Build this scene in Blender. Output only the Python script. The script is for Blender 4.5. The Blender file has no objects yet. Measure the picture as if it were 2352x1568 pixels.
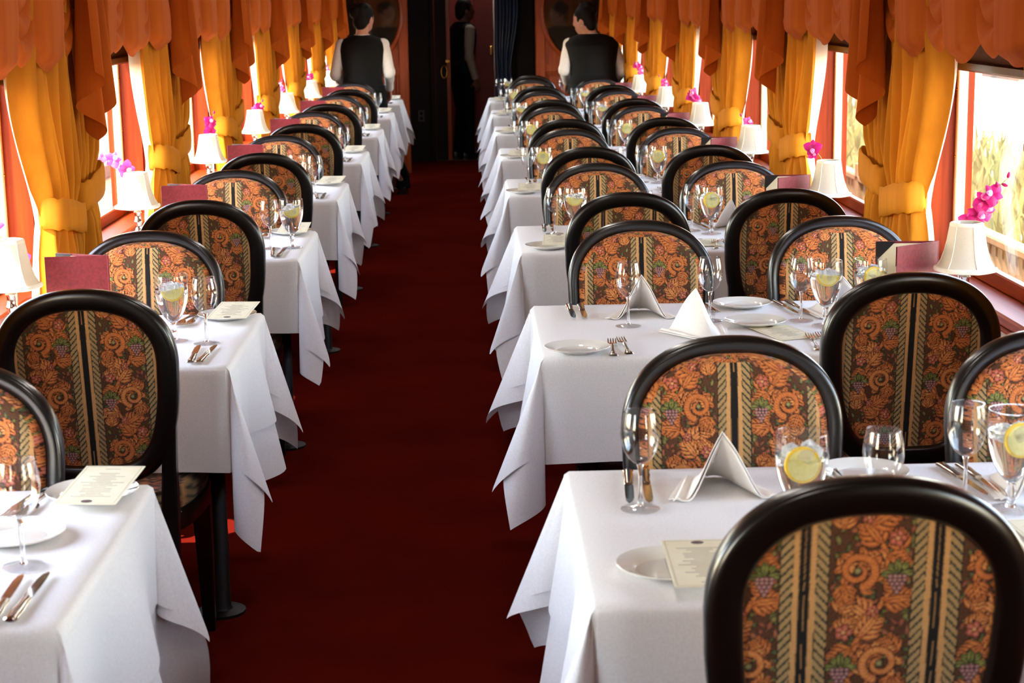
import bpy, bmesh, math, random
import numpy as np
from mathutils import Vector, Matrix, Quaternion

random.seed(7)
SC = bpy.context.scene
COL = SC.collection
PI = math.pi

# ------------------------------------------------------------------ camera, sky, sun, exposure
CAM_Z = 1.620
F_PX = 4062.0
PITCH, YAW, ROLL = 0.19202, 0.02110, -0.01588
cp, sp, cy, sy = math.cos(PITCH), math.sin(PITCH), math.cos(YAW), math.sin(YAW)
fw = Vector((sy * cp, cy * cp, -sp)); r0 = Vector((cy, -sy, 0)); u0 = r0.cross(fw)
rt = math.cos(ROLL) * r0 + math.sin(ROLL) * u0
up = -math.sin(ROLL) * r0 + math.cos(ROLL) * u0
camd = bpy.data.cameras.new('camera'); cam = bpy.data.objects.new('camera', camd); COL.objects.link(cam)
cam.matrix_world = Matrix(((rt.x, up.x, -fw.x, 0), (rt.y, up.y, -fw.y, 0), (rt.z, up.z, -fw.z, CAM_Z), (0, 0, 0, 1)))
camd.sensor_width = 36.0; camd.lens = 36.0 * F_PX / 2352.0; camd.clip_start = 0.05; camd.clip_end = 400
camd.dof.use_dof = True; camd.dof.focus_distance = 5.2; camd.dof.aperture_fstop = 9.0
SC.camera = cam

SUN_DIR = Vector((1.0, 0.80, -2.33)).normalized()
wd = bpy.data.worlds.new('sky'); SC.world = wd; wd.use_nodes = True
wn = wd.node_tree.nodes; wl = wd.node_tree.links
bg = wn['Background']
sky = wn.new('ShaderNodeTexSky'); sky.sky_type = 'NISHITA'; sky.sun_disc = False
sky.sun_elevation = math.asin(-SUN_DIR.z); sky.sun_rotation = math.atan2(-SUN_DIR.x, -SUN_DIR.y)
sky.air_density = 1.0; sky.dust_density = 0.5; sky.ozone_density = 0.6
wb = wn.new('ShaderNodeMix'); wb.data_type = 'RGBA'; wb.blend_type = 'MULTIPLY'; wb.inputs[0].default_value = 1.0
wb.inputs[7].default_value = (1.0, .82, .675, 1)          # the camera's warm daylight balance
wl.new(sky.outputs[0], wb.inputs[6]); wl.new(wb.outputs[2], bg.inputs['Color']); bg.inputs['Strength'].default_value = 0.50
sund = bpy.data.lights.new('sun', 'SUN'); sund.energy = 2.6; sund.angle = 0.009; sund.color = (1.0, .88, .70)
sun = bpy.data.objects.new('sun', sund); COL.objects.link(sun)
sun.rotation_euler = SUN_DIR.to_track_quat('-Z', 'Y').to_euler(); sun.location = (-6, -6, 12)

SC.view_settings.view_transform = 'Standard'; SC.view_settings.look = 'None'
SC.view_settings.gamma = 1.0; SC.view_settings.use_curve_mapping = False
SC.view_settings.exposure = 3.25
cy_ = SC.cycles; cy_.max_bounces = 8; cy_.transmission_bounces = 8; cy_.transparent_max_bounces = 24

# ------------------------------------------------------------------ layout constants (metres, y runs along the car)
BAY = 1.80
TZ = 0.75
R_C = [2.808 + BAY * i for i in range(8)]          # table centres right of the aisle
L_C = [2.778 + BAY * i for i in range(8)]
R_X0, R_X1 = 0.165, 1.375
L_X0, L_X1 = -1.295, -0.602
WR, WL = 1.38, -1.30                                # inner wall faces
Y_BACK, Y_END = -1.3, 18.0
WIN_R = (-0.44, 0.70)                               # window span relative to a table centre
WIN_L = (-0.48, 0.66)
WZ0, WZ1 = 0.80, 1.72

# ------------------------------------------------------------------ materials
def lin(c):
    return tuple((x / 12.92 if x <= .04045 else ((x + .055) / 1.055) ** 2.4) for x in c)
def rgb(r, g, b):
    return lin((r / 255., g / 255., b / 255.)) + (1.,)
class NT:
    def __init__(s, name):
        s.m = bpy.data.materials.new(name); s.m.use_nodes = True
        s.n = s.m.node_tree.nodes; s.l = s.m.node_tree.links; s.p = s.n['Principled BSDF']
        s.out = s.n['Material Output']
    def add(s, t, **k):
        nd = s.n.new(t)
        for a, b in k.items(): setattr(nd, a, b)
        return nd
    def link(s, a, b): s.l.new(a, b)
    def set(s, **k):
        for a, b in k.items():
            s.p.inputs[a.replace('_', ' ')].default_value = b
        return s
    def coords(s, kind='Object', scale=(1, 1, 1)):
        tc = s.add('ShaderNodeTexCoord'); mp = s.add('ShaderNodeMapping')
        mp.inputs['Scale'].default_value = scale
        s.link(tc.outputs[kind], mp.inputs['Vector']); return mp.outputs[0]
    def noise(s, vec, scale, detail=4, rough=.55, dist=0.):
        n = s.add('ShaderNodeTexNoise'); n.inputs['Scale'].default_value = scale
        n.inputs['Detail'].default_value = detail; n.inputs['Roughness'].default_value = rough
        n.inputs['Distortion'].default_value = dist
        if vec: s.link(vec, n.inputs['Vector'])
        return n.outputs['Fac']
    def ramp(s, fac, stops):
        r = s.add('ShaderNodeValToRGB'); e = r.color_ramp.elements
        while len(e) < len(stops): e.new(.5)
        for el, (p, c) in zip(e, stops): el.position = p; el.color = c
        s.link(fac, r.inputs[0]); return r.outputs[0]
    def bump(s, h, strength=.2, dist=.002):
        b = s.add('ShaderNodeBump'); b.inputs['Strength'].default_value = strength
        b.inputs['Distance'].default_value = dist; s.link(h, b.inputs['Height'])
        s.link(b.outputs[0], s.p.inputs['Normal'])

M = {}
def mat_noise(name, c1, c2, scale, rough=.6, stretch=(1, 1, 1), bump=0., bdist=.002, coat=0., spec=.5, metal=0.):
    t = NT(name); v = t.coords('Object', stretch); f = t.noise(v, scale)
    t.link(t.ramp(f, [(.3, c1), (.7, c2)]), t.p.inputs['Base Color'])
    t.set(Roughness=rough, Metallic=metal); t.p.inputs['Specular IOR Level'].default_value = spec
    t.p.inputs['Coat Weight'].default_value = coat
    if bump: t.bump(f, bump, bdist)
    M[name] = t.m; return t
mat_noise('cloth', rgb(232, 228, 228), rgb(244, 240, 239), 260, .85, bump=.15, bdist=.0008, spec=.25)
mat_noise('napkin', rgb(240, 232, 226), rgb(248, 243, 238), 300, .85, bump=.12, bdist=.0006, spec=.2)
mat_noise('black_wood', rgb(4, 4, 4), rgb(7, 6, 6), 30, .30, (1, 1, 6), coat=.55, spec=.42).p.inputs['Coat Roughness'].default_value = .22
mat_noise('black_metal', rgb(12, 12, 12), rgb(20, 19, 18), 20, .45)
mat_noise('china', rgb(240, 234, 224), rgb(246, 241, 233), 8, .12, coat=.6)
mat_noise('silver', rgb(205, 198, 186), rgb(230, 225, 215), 60, .16, metal=1.)
mat_noise('brass', rgb(190, 140, 60), rgb(225, 175, 85), 40, .25, metal=1.)
mat_noise('card', rgb(232, 220, 188), rgb(240, 230, 202), 20, .7)
mat_noise('print', rgb(140, 130, 115), rgb(170, 160, 142), 200, .8)
mat_noise('crest', rgb(70, 55, 60), rgb(120, 100, 95), 300, .7)
mat_noise('burgundy', rgb(112, 24, 34), rgb(140, 36, 44), 120, .55, bump=.2, bdist=.0005)
mat_noise('folder_black', rgb(14, 14, 16), rgb(22, 22, 24), 80, .5)
mat_noise('shade_trim', rgb(236, 226, 205), rgb(247, 240, 224), 300, .8)
mat_noise('painted_sash', rgb(214, 178, 130), rgb(226, 194, 150), 12, .5)
mat_noise('petal_lip', rgb(240, 190, 225), rgb(220, 60, 150), 300, .5)
mat_noise('stem_green', rgb(120, 140, 60), rgb(160, 165, 80), 60, .5)
mat_noise('blind', rgb(84, 50, 30), rgb(98, 60, 36), 30, .8)
mat_noise('ceiling_paint', rgb(122, 98, 70), rgb(132, 108, 80), 3, .7)
mat_noise('skin', rgb(196, 138, 112), rgb(214, 158, 132), 14, .5)
mat_noise('skin_dark', rgb(96, 62, 46), rgb(112, 74, 56), 14, .5)
mat_noise('hair', rgb(9, 6, 5), rgb(18, 12, 9), 90, .6, (1, 1, .3), spec=.2, bump=.5, bdist=.004)
mat_noise('white_shirt', rgb(226, 220, 218), rgb(240, 234, 232), 60, .8, bump=.2)
mat_noise('grey_shirt', rgb(150, 140, 126), rgb(165, 154, 140), 60, .8)
mat_noise('vest_black', rgb(4, 4, 6), rgb(7, 7, 9), 80, .7, spec=.2)
mat_noise('trousers', rgb(4, 4, 5), rgb(7, 7, 7), 60, .8, spec=.2)
mat_noise('shoe', rgb(10, 10, 10), rgb(16, 15, 15), 30, .3)
mat_noise('navy', rgb(22, 34, 58), rgb(36, 54, 86), 6, .35, (1, 1, .2))
mat_noise('red_panel', rgb(110, 22, 14), rgb(128, 30, 18), 6, .5)
mat_noise('dark_panel', rgb(20, 9, 5), rgb(28, 13, 8), 10, .6, (1, 1, .1), spec=.15)
mat_noise('outlet', rgb(40, 26, 18), rgb(48, 32, 22), 10, .5)
mat_noise('concrete', rgb(176, 164, 148), rgb(194, 184, 170), 2.2, .9)
mat_noise('gravel', rgb(104, 80, 50), rgb(130, 104, 70), 9, .95, bump=.4, bdist=.03)
mat_noise('fence_wood', rgb(112, 86, 58), rgb(126, 98, 70), 12, .8, (1, 1, .2))
mat_noise('building_wall', rgb(104, 78, 56), rgb(118, 90, 66), 3, .8)
mat_noise('building_roof', rgb(52, 38, 30), rgb(64, 46, 36), 3, .8)
mat_noise('building_glass', rgb(60, 66, 70), rgb(76, 82, 88), 3, .2)
mat_noise('trailer', rgb(170, 146, 128), rgb(184, 162, 146), 3, .7)
mat_noise('tie_wood', rgb(88, 66, 48), rgb(112, 86, 62), 8, .9)
mat_noise('ice', rgb(240, 244, 244), rgb(250, 252, 252), 40, .1)
mat_noise('lemon_rind', rgb(236, 196, 40), rgb(246, 212, 66), 120, .4)
mat_noise('lemon_flesh', rgb(238, 226, 130), rgb(248, 240, 170), 160, .35)
mat_noise('mirror', rgb(30, 25, 20), rgb(44, 36, 28), 4, .06, coat=.6, spec=.8)
mat_noise('clip_teal', rgb(140, 168, 166), rgb(160, 184, 180), 30, .5)

def petal_mat(name, c1, c2, c3):
    t = NT(name); v = t.coords('Object'); f = t.noise(v, 60, 3)
    t.link(t.ramp(f, [(.25, c1), (.55, c2), (.9, c3)]), t.p.inputs['Base Color']); t.set(Roughness=.45)
    tr = t.add('ShaderNodeBsdfTranslucent'); tr.inputs['Color'].default_value = c2
    mx = t.add('ShaderNodeMixShader'); mx.inputs[0].default_value = .35
    t.link(t.p.outputs[0], mx.inputs[1]); t.link(tr.outputs[0], mx.inputs[2]); t.link(mx.outputs[0], t.out.inputs['Surface'])
    M[name] = t.m
petal_mat('petal', rgb(150, 6, 84), rgb(196, 16, 112), rgb(214, 60, 150))
petal_mat('petal_pale', rgb(176, 40, 140), rgb(206, 84, 170), rgb(232, 150, 206))

def fabric(name, c1, c2, trans, tcol, scale=24, stretch=(1, 1, .06), rough=.75, sheen=.12):
    t = NT(name); v = t.coords('Object', stretch); f = t.noise(v, scale, 3)
    col = t.ramp(f, [(.3, c1), (.7, c2)])
    t.link(col, t.p.inputs['Base Color']); t.set(Roughness=rough)
    t.p.inputs['Specular IOR Level'].default_value = .2; t.p.inputs['Sheen Weight'].default_value = sheen
    t.p.inputs['Sheen Tint'].default_value = c2
    wv = t.noise(t.coords('Object'), 500, 2); t.bump(wv, .12, .0006)
    tr = t.add('ShaderNodeBsdfTranslucent'); tr.inputs['Color'].default_value = tcol
    mx = t.add('ShaderNodeMixShader'); mx.inputs[0].default_value = trans
    t.link(t.p.outputs[0], mx.inputs[1]); t.link(tr.outputs[0], mx.inputs[2]); t.link(mx.outputs[0], t.out.inputs['Surface'])
    M[name] = t.m
fabric('amber', rgb(190, 116, 20), rgb(206, 132, 26), .10, rgb(226, 140, 28))
fabric('amber_valance', rgb(184, 84, 14), rgb(202, 100, 20), .03, rgb(200, 100, 30), sheen=.0)
fabric('lining', rgb(236, 230, 214), rgb(244, 238, 224), .3, rgb(250, 240, 220), 60)
fabric('lampshade', rgb(226, 216, 198), rgb(232, 224, 208), .30, rgb(236, 224, 204), 200, (1, 1, 1))

def wood(name, cs, rough=.35, coat=.3, axis=2, scale=7., spec=.25):
    t = NT(name); st = [14., 14., 14.]; st[axis] = .7
    v = t.coords('Object', tuple(st)); f = t.noise(v, scale * .35, 6, .6, .6)
    t.link(t.ramp(f, [(.25, cs[0]), (.5, cs[1]), (.78, cs[2])]), t.p.inputs['Base Color'])
    t.set(Roughness=rough); t.p.inputs['Specular IOR Level'].default_value = spec; t.p.inputs['Coat Weight'].default_value = coat; t.p.inputs['Coat Roughness'].default_value = .2
    t.bump(f, .08, .001); M[name] = t.m
MAHO = (rgb(92, 28, 5), rgb(126, 40, 6), rgb(150, 55, 10))
wood('mahogany', MAHO, .45, .0, spec=.12); wood('mahogany_long', MAHO, .45, .0, axis=1, spec=.12)
wood('oak_red', (rgb(112, 44, 14), rgb(140, 58, 20), rgb(160, 72, 28)))
wood('groove', (rgb(30, 12, 6), rgb(40, 16, 9), rgb(50, 22, 12)))

t = NT('carpet'); v = t.coords('Object'); f = t.noise(v, 3.0, 3); f2 = t.noise(v, 420, 2)
mx = t.add('ShaderNodeMix', data_type='RGBA', blend_type='MULTIPLY'); mx.inputs[0].default_value = .7
t.link(t.ramp(f, [(.3, rgb(88, 18, 12)), (.7, rgb(100, 23, 15))]), mx.inputs[6])
t.link(t.ramp(f2, [(.3, (.45, .45, .45, 1)), (.7, (1, 1, 1, 1))]), mx.inputs[7])
t.link(mx.outputs[2], t.p.inputs['Base Color']); t.set(Roughness=.95); t.p.inputs['Specular IOR Level'].default_value = .0
t.bump(f2, .5, .004); M['carpet'] = t.m

t = NT('grass'); v = t.coords('Object'); f = t.noise(v, 1.6, 4)
t.link(t.ramp(f, [(.3, rgb(92, 92, 44)), (.7, rgb(116, 108, 68))]), t.p.inputs['Base Color']); t.set(Roughness=.9); M['grass'] = t.m

def glass_mix(name, tint, edge, ior=1.45, lo=.03):
    t = NT(name); tr = t.add('ShaderNodeBsdfTransparent'); tr.inputs['Color'].default_value = tint
    gl = t.add('ShaderNodeBsdfGlossy'); gl.inputs['Roughness'].default_value = .02
    lw = t.add('ShaderNodeLayerWeight'); lw.inputs['Blend'].default_value = .5
    cr = t.ramp(lw.outputs['Facing'], [(0., (lo, lo, lo, 1)), (.62, (lo * 2.4, lo * 2.4, lo * 2.4, 1)), (1., (edge, edge, edge, 1))])
    mx = t.add('ShaderNodeMixShader'); t.link(cr, mx.inputs[0]); t.link(tr.outputs[0], mx.inputs[1]); t.link(gl.outputs[0], mx.inputs[2])
    t.link(mx.outputs[0], t.out.inputs['Surface']); M[name] = t.m
glass_mix('glass_thin', (.97, .97, .97, 1), .78, lo=.065)
glass_mix('pane', (.97, .98, .97, 1), .35, lo=.03)
t = NT('glass_solid'); t.set(Roughness=.0, IOR=1.45); t.p.inputs['Transmission Weight'].default_value = 1.; t.p.inputs['Base Color'].default_value = (.98, .98, .98, 1); M['glass_solid'] = t.m
t = NT('water'); t.set(Roughness=.0, IOR=1.33); t.p.inputs['Transmission Weight'].default_value = 1.; t.p.inputs['Base Color'].default_value = (.99, .99, .97, 1); M['water'] = t.m
t = NT('ice'); t.set(Roughness=.12, IOR=1.2); t.p.inputs['Transmission Weight'].default_value = .75; t.p.inputs['Base Color'].default_value = (.97, .98, .98, 1); M['ice'] = t.m

t = NT('brocade'); at = t.add('ShaderNodeAttribute', attribute_name='Col'); v = t.coords('Object'); f = t.noise(v, 700, 2)
t.link(at.outputs['Color'], t.p.inputs['Base Color']); t.set(Roughness=.8); t.p.inputs['Specular IOR Level'].default_value = .2
t.p.inputs['Sheen Weight'].default_value = .15; t.bump(f, .25, .0008); M['brocade'] = t.m

# ------------------------------------------------------------------ mesh helpers
class MB:
    def __init__(s): s.v = []; s.f = []
    def _add(s, vs, fs):
        o = len(s.v); s.v += [tuple(p) for p in vs]; s.f += [tuple(i + o for i in f) for f in fs]; return s
    def box(s, x0, x1, y0, y1, z0, z1, bev=0.):
        if bev <= 0:
            vs = [(x, y, z) for x in (x0, x1) for y in (y0, y1) for z in (z0, z1)]
            return s._add(vs, [(0, 1, 3, 2), (4, 6, 7, 5), (0, 4, 5, 1), (2, 3, 7, 6), (0, 2, 6, 4), (1, 5, 7, 3)])
        b = min(bev, (x1 - x0) * .45, (y1 - y0) * .45, (z1 - z0) * .45); vs = []; idx = {}
        for i, x in enumerate((x0, x1)):
            for j, y in enumerate((y0, y1)):
                for k, z in enumerate((z0, z1)):
                    dx, dy, dz = b * (1 - 2 * i), b * (1 - 2 * j), b * (1 - 2 * k)
                    idx[i, j, k] = len(vs); vs += [(x, y + dy, z + dz), (x + dx, y, z + dz), (x + dx, y + dy, z)]
        fs = []; g = lambda i, j, k, a: idx[i, j, k] + a
        for i in (0, 1): fs.append((g(i, 0, 0, 0), g(i, 0, 1, 0), g(i, 1, 1, 0), g(i, 1, 0, 0)))
        for j in (0, 1): fs.append((g(0, j, 0, 1), g(1, j, 0, 1), g(1, j, 1, 1), g(0, j, 1, 1)))
        for k in (0, 1): fs.append((g(0, 0, k, 2), g(0, 1, k, 2), g(1, 1, k, 2), g(1, 0, k, 2)))
        for j in (0, 1):
            for k in (0, 1): fs.append((g(0, j, k, 1), g(1, j, k, 1), g(1, j, k, 2), g(0, j, k, 2)))
        for i in (0, 1):
            for k in (0, 1): fs.append((g(i, 0, k, 0), g(i, 1, k, 0), g(i, 1, k, 2), g(i, 0, k, 2)))
        for i in (0, 1):
            for j in (0, 1): fs.append((g(i, j, 0, 0), g(i, j, 1, 0), g(i, j, 1, 1), g(i, j, 0, 1)))
        for i in (0, 1):
            for j in (0, 1):
                for k in (0, 1): fs.append((g(i, j, k, 0), g(i, j, k, 1), g(i, j, k, 2)))
        return s._add(vs, fs)
    def rings(s, R, closed=True, cap0=True, cap1=True, loop=False):
        n = len(R[0]); o = []; vs = [p for r in R for p in r]; fs = []; m = len(R)
        for i in range(m if loop else m - 1):
            for j in range(n if closed else n - 1):
                a, b = i * n + j, i * n + (j + 1) % n; i2 = (i + 1) % m; c, d = i2 * n + (j + 1) % n, i2 * n + j
                fs.append((a, b, c, d))
        if closed and not loop:
            if cap0: fs.append(tuple(range(n - 1, -1, -1)))
            if cap1: fs.append(tuple(range((m - 1) * n, m * n)))
        return s._add(vs, fs)
    def lathe(s, prof, seg=24, c=(0, 0, 0), caps=True):
        return s.rings([[(c[0] + r * math.cos(2 * PI * k / seg), c[1] + r * math.sin(2 * PI * k / seg), c[2] + z) for k in range(seg)] for r, z in prof], True, caps, caps)
    def tube(s, path, radii, seg=8, flat=1.):
        P = [Vector(p) for p in path]; R = []; ref = None
        if not hasattr(radii, '__len__'): radii = [radii] * len(P)
        for i, p in enumerate(P):
            d = (P[min(i + 1, len(P) - 1)] - P[max(i - 1, 0)]).normalized()
            if ref is None: ref = d.orthogonal().normalized() if abs(d.z) > .98 else d.cross(Vector((0, 0, 1))).normalized()
            ref = (ref - d * ref.dot(d)).normalized(); b = d.cross(ref); r = radii[i]
            R.append([tuple(p + ref * (r * math.cos(2 * PI * k / seg)) + b * (r * flat * math.sin(2 * PI * k / seg))) for k in range(seg)])
        return s.rings(R)
    def ell(s, c, r, seg=14, rot=None):
        R = []
        for i in range(1, seg // 2 + 3):
            a = PI * i / (seg // 2 + 3); ring = []
            for k in range(seg):
                q = Vector((r[0] * math.sin(a) * math.cos(2 * PI * k / seg), r[1] * math.sin(a) * math.sin(2 * PI * k / seg), -r[2] * math.cos(a)))
                if rot: q = rot @ q
                ring.append(tuple(Vector(c) + q))
            R.append(ring)
        return s.rings(R)
    def grid(s, P):
        nu, nv = len(P), len(P[0])
        return s.rings(P, closed=False)
    def mesh(s, name, smooth=False, ang=None):
        me = bpy.data.meshes.new(name); me.from_pydata(s.v, [], s.f); 
        bm = bmesh.new(); bm.from_mesh(me); bmesh.ops.recalc_face_normals(bm, faces=bm.faces); bm.to_mesh(me); bm.free()
        if smooth:
            me.polygons.foreach_set('use_smooth', [True] * len(me.polygons))
            if ang: me.set_sharp_from_angle(angle=ang)
        me.update(); return me
def obj(name, me, mat=None, parent=None, loc=None, rot=None):
    if isinstance(me, MB): me = me.mesh(name)
    if mat is not None and len(me.materials) == 0: me.materials.append(M[mat])
    o = bpy.data.objects.new(name, me); COL.objects.link(o)
    if parent is not None: o.parent = parent
    if loc is not None: o.location = loc
    if rot is not None: o.rotation_euler = rot
    return o
def sm(mb, name, ang=math.radians(40)): return mb.mesh(name, True, ang)
def tag(o, label, cat, group=None):
    o['label'] = label; o['category'] = cat
    if group: o['group'] = group
    return o
def thing(name, label, cat, loc=(0, 0, 0), rz=0., group=None):
    o = bpy.data.objects.new(name, None); COL.objects.link(o); o.empty_display_size = .05
    o.location = loc; o.rotation_euler = (0, 0, rz); return tag(o, label, cat, group)
def struct(name, me, mat, parent=None):
    o = obj(name, me, mat, parent)
    if parent is None: o['kind'] = 'structure'
    return o
def solid(me, th, name=None):
    bm = bmesh.new(); bm.from_mesh(me)
    bmesh.ops.solidify(bm, geom=bm.faces[:], thickness=th); bm.to_mesh(me); bm.free(); me.update()
    return me
ORD = ['nearest', 'second', 'third', 'fourth', 'fifth', 'sixth', 'seventh', 'eighth']

def lamp_glass(name, col, st):
    t = NT(name); e = t.add('ShaderNodeEmission'); e.inputs['Color'].default_value = col; e.inputs['Strength'].default_value = st
    t.link(e.outputs[0], t.out.inputs['Surface']); M[name] = t.m
lamp_glass('lamp_glow', (1., .94, .88, 1), 5.0)
lamp_glass('vestibule_fill', (1., .88, .76, 1), 8.0)  # emission for the added vestibule fill lamp

# ------------------------------------------------------------------ the car: floor, ceiling, walls, windows
struct('floor', MB().box(WL - .12, WR + .12, Y_BACK, Y_END + .05, -.08, 0), 'carpet')
cm = MB(); NS = 14
arc = [(WL - .12 + (WR - WL + .24) * i / NS, 2.22 + .22 * math.sin(PI * i / NS)) for i in range(NS + 1)]
cm.rings([[(x, y, z) for x, z in arc] + [(x, y, z + .08) for x, z in reversed(arc)] for y in (Y_BACK, 20.2)])
struct('ceiling', cm, 'ceiling_paint')
struct('wall_back', MB().box(WL - .12, WR + .12, Y_BACK - .1, Y_BACK, 0, 2.5), 'oak_red')

def ww(base, rel):                       # windows of one side: list of (y0, y1)
    return [(c + rel[0], c + rel[1]) for c in [base[0] - BAY * k for k in (1,)] + base]
portals = []
def build_side(side, W, s, wins, n0):
    O = W + s * .13
    x0, x1 = min(W, O), max(W, O)
    m = MB(); m.box(x0, x1, Y_BACK, 20.2, 0, WZ0); m.box(x0, x1, Y_BACK, 20.2, WZ1, 2.42)
    edges = [Y_BACK] + [e for w in wins for e in w] + [20.2]
    posts = [(edges[i], edges[i + 1]) for i in range(0, len(edges), 2)]
    for a, b in posts: m.box(x0, x1, a, b, WZ0, WZ1)
    wall = struct('wall_' + side, m, 'mahogany')
    bd = {}
    for a, b in posts[1:-1]:             # upright boards on every pier between two windows
        n = 4; wd_ = (b - a - .012) / n
        for j in range(n):
            y = a + .006 + wd_ * j
            pr = .016 if j in (0, n - 1) else .008
            mb = MB().box(min(W, W - s * pr), max(W, W - s * pr), y + .004, y + wd_ - .004, WZ0 + .03, 2.2, .003)
            obj('board', mb, 'mahogany', wall)
    for a, b in ((Y_BACK, 18.0),):
        cap = MB().box(min(W, W - s * .022), max(W, W - s * .022), a, 16.7, .735, .765, .006)
        struct('trim_%d' % (1 if s > 0 else 2), cap, 'mahogany_long')
    for j in range(26):                  # wainscot panels under the windows
        y = Y_BACK + .1 + j * .9
        if y + .85 > 16.7: break
        obj('wainscot_panel', MB().box(min(W, W - s * .014), max(W, W - s * .014), y, y + .84, .14, .70, .006), 'mahogany', wall)
    for k, (a, b) in enumerate(wins):
        xs = W + s * .075
        fr = struct('window_%d' % (n0 + k), MB().box(min(xs, xs + s * .03), max(xs, xs + s * .03), a, b, WZ0, WZ0 + .045, .004), 'mahogany_long')
        for nm, (ya, yb, za, zb), mt in (('sash_stile', (a, a + .022, WZ0, WZ1), 'painted_sash'), ('sash_stile', (b - .022, b, WZ0, WZ1), 'painted_sash'),
                                         ('sash_rail', (a + .022, b - .022, WZ1 - .05, WZ1), 'mahogany_long')):
            obj(nm, MB().box(min(xs, xs + s * .03), max(xs, xs + s * .03), ya, yb, za, zb, .003), mt, fr)
        obj('pane', MB().box(min(xs + s * .012, xs + s * .016), max(xs + s * .012, xs + s * .016), a + .02, b - .02, WZ0 + .04, WZ1 - .045), 'pane', fr)
        obj('window_sill', MB().box(min(W - s * .03, xs), max(W - s * .03, xs), a - .03, b + .03, WZ0 - .028, WZ0 + .002, .006), 'mahogany_long', fr)
        obj('blind_rail', MB().box(min(W + s * .02, W + s * .06), max(W + s * .02, W + s * .06), a + .005, b - .005, 1.395, 1.425, .006), 'groove', fr)
        obj('roller_blind', MB().box(min(W + s * .038, W + s * .042), max(W + s * .038, W + s * .042), a + .004, b - .004, 1.42, WZ1 - .002), 'blind', fr)
        for yy in (a + .011, b - .011):
            for zz in (.93, 1.13, 1.33):
                obj('stud', MB().ell((xs - s * .001, yy, zz), (.003, .004, .004), 8), 'brass', fr)
        ld = bpy.data.lights.new('window_portal', 'AREA'); ld.shape = 'RECTANGLE'; ld.size = b - a; ld.size_y = WZ1 - WZ0
        ld.cycles.is_portal = True
        lo = bpy.data.objects.new('window_portal', ld); COL.objects.link(lo)
        lo.location = (O + s * .01, (a + b) / 2, (WZ0 + WZ1) / 2)
        lo.rotation_euler = Vector((-s, 0, 0)).to_track_quat('-Z', 'Z').to_euler()
    return wall
WIN_RL = ww(R_C, WIN_R); WIN_LL = ww(L_C, WIN_L)
wall_right = build_side('right', WR, 1, WIN_RL, 1)
wall_left = build_side('left', WL, -1, WIN_LL, 10)

# end of the car: two wood partitions, a dark door wall and the vestibule behind it
def partition(name, x0, x1, side):
    w = struct(name, MB().box(x0, x1, 16.8, 16.9, 0, 2.42), 'oak_red')
    xc = (x0 + x1) / 2
    for nm, (a, b, c, d) in (('stile', (x0 + .005, x0 + .09, .02, 2.3)), ('stile', (x1 - .09, x1 - .005, .02, 2.3)),
                             ('rail', (x0 + .09, x1 - .09, .02, .14)), ('rail', (x0 + .09, x1 - .09, .93, 1.0))):
        obj(nm, MB().box(a, b, 16.785, 16.8, c, d, .004), 'oak_red', w)
    p = obj('lower_panel', MB().box(x0 + .12, x1 - .12, 16.788, 16.8, .18, .89, .008), 'oak_red', w)
    for a, b, c, d in ((x0 + .1, x1 - .1, .155, .175), (x0 + .1, x1 - .1, .905, .925), (x0 + .1, x0 + .118, .175, .905), (x1 - .118, x1 - .1, .175, .905)):
        obj('moulding', MB().box(a, b, 16.78, 16.8, c, d, .006), 'oak_red', p)
    return w
partition('wall_end_left', WL, -.574, -1); partition('wall_end_right', .62, WR, 1)
def oval(x, z, rx, rz_, label):
    t = thing('oval_mirror', label, 'mirror', (x, 16.785, z))
    R = []
    for k in range(48):
        a = 2 * PI * k / 48; ca, sa = math.cos(a), math.sin(a); ring = []
        for d, y in ((0, 0), (0, -.012), (-.012, -.024), (-.03, -.026), (-.04, -.016), (-.045, 0)):
            ring.append(((rx + d) * ca, y, (rz_ + d) * sa))
        R.append(ring)
    obj('mirror_frame', sm(MB().rings(R, loop=True), 'mirror_frame'), 'oak_red', t)
    obj('mirror_glass', MB().rings([[((rx - .04) * math.cos(2 * PI * k / 48), y, (rz_ - .04) * math.sin(2 * PI * k / 48)) for k in range(48)] for y in (-.002, -.009)]), 'mirror', t)
oval(-.915, 1.50, .305, .45, 'oval wood-framed dark mirror on the wall behind the left waiter')
oval(.985, 1.50, .32, .47, 'oval wood-framed dark mirror on the wall beside the right waiter')
m = MB(); m.box(-.70, -.36, 18.0, 18.1, 0, 2.42); m.box(.42, .72, 18.0, 18.1, 0, 2.42); m.box(-.36, .42, 18.0, 18.1, 2.0, 2.42)
m.box(-.70, -.60, 16.9, 18.0, 0, 2.42); m.box(.64, .74, 16.9, 18.0, 0, 2.42)
struct('wall_end', m, 'dark_panel')
obj('casing', MB().box(-.40, -.36, 17.975, 18.0, 0, 2.0, .004), 'dark_panel', bpy.data.objects['wall_end'])
obj('casing', MB().box(.42, .46, 17.975, 18.0, 0, 2.0, .004), 'dark_panel', bpy.data.objects['wall_end'])
d = struct('door_1', MB().box(-.35, -.235, 18.03, 18.07, .01, 1.98), 'dark_panel')
obj('door_edge', MB().box(-.235, -.195, 18.025, 18.075, .01, 1.98, .003), 'oak_red', d)
hp = obj('door_handle', sm(MB().tube([(-.262 + .028 * math.cos(a) * (1 if abs(math.sin(a)) < .9 else .8), 18.012, .896 + .062 * math.sin(a)) for a in [2 * PI * k / 20 for k in range(21)]], .006, 8), 'h'), 'brass', d)
obj('lock_plate', MB().box(-.246, -.20, 18.012, 18.03, .985, 1.015, .003), 'brass', d)
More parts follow.
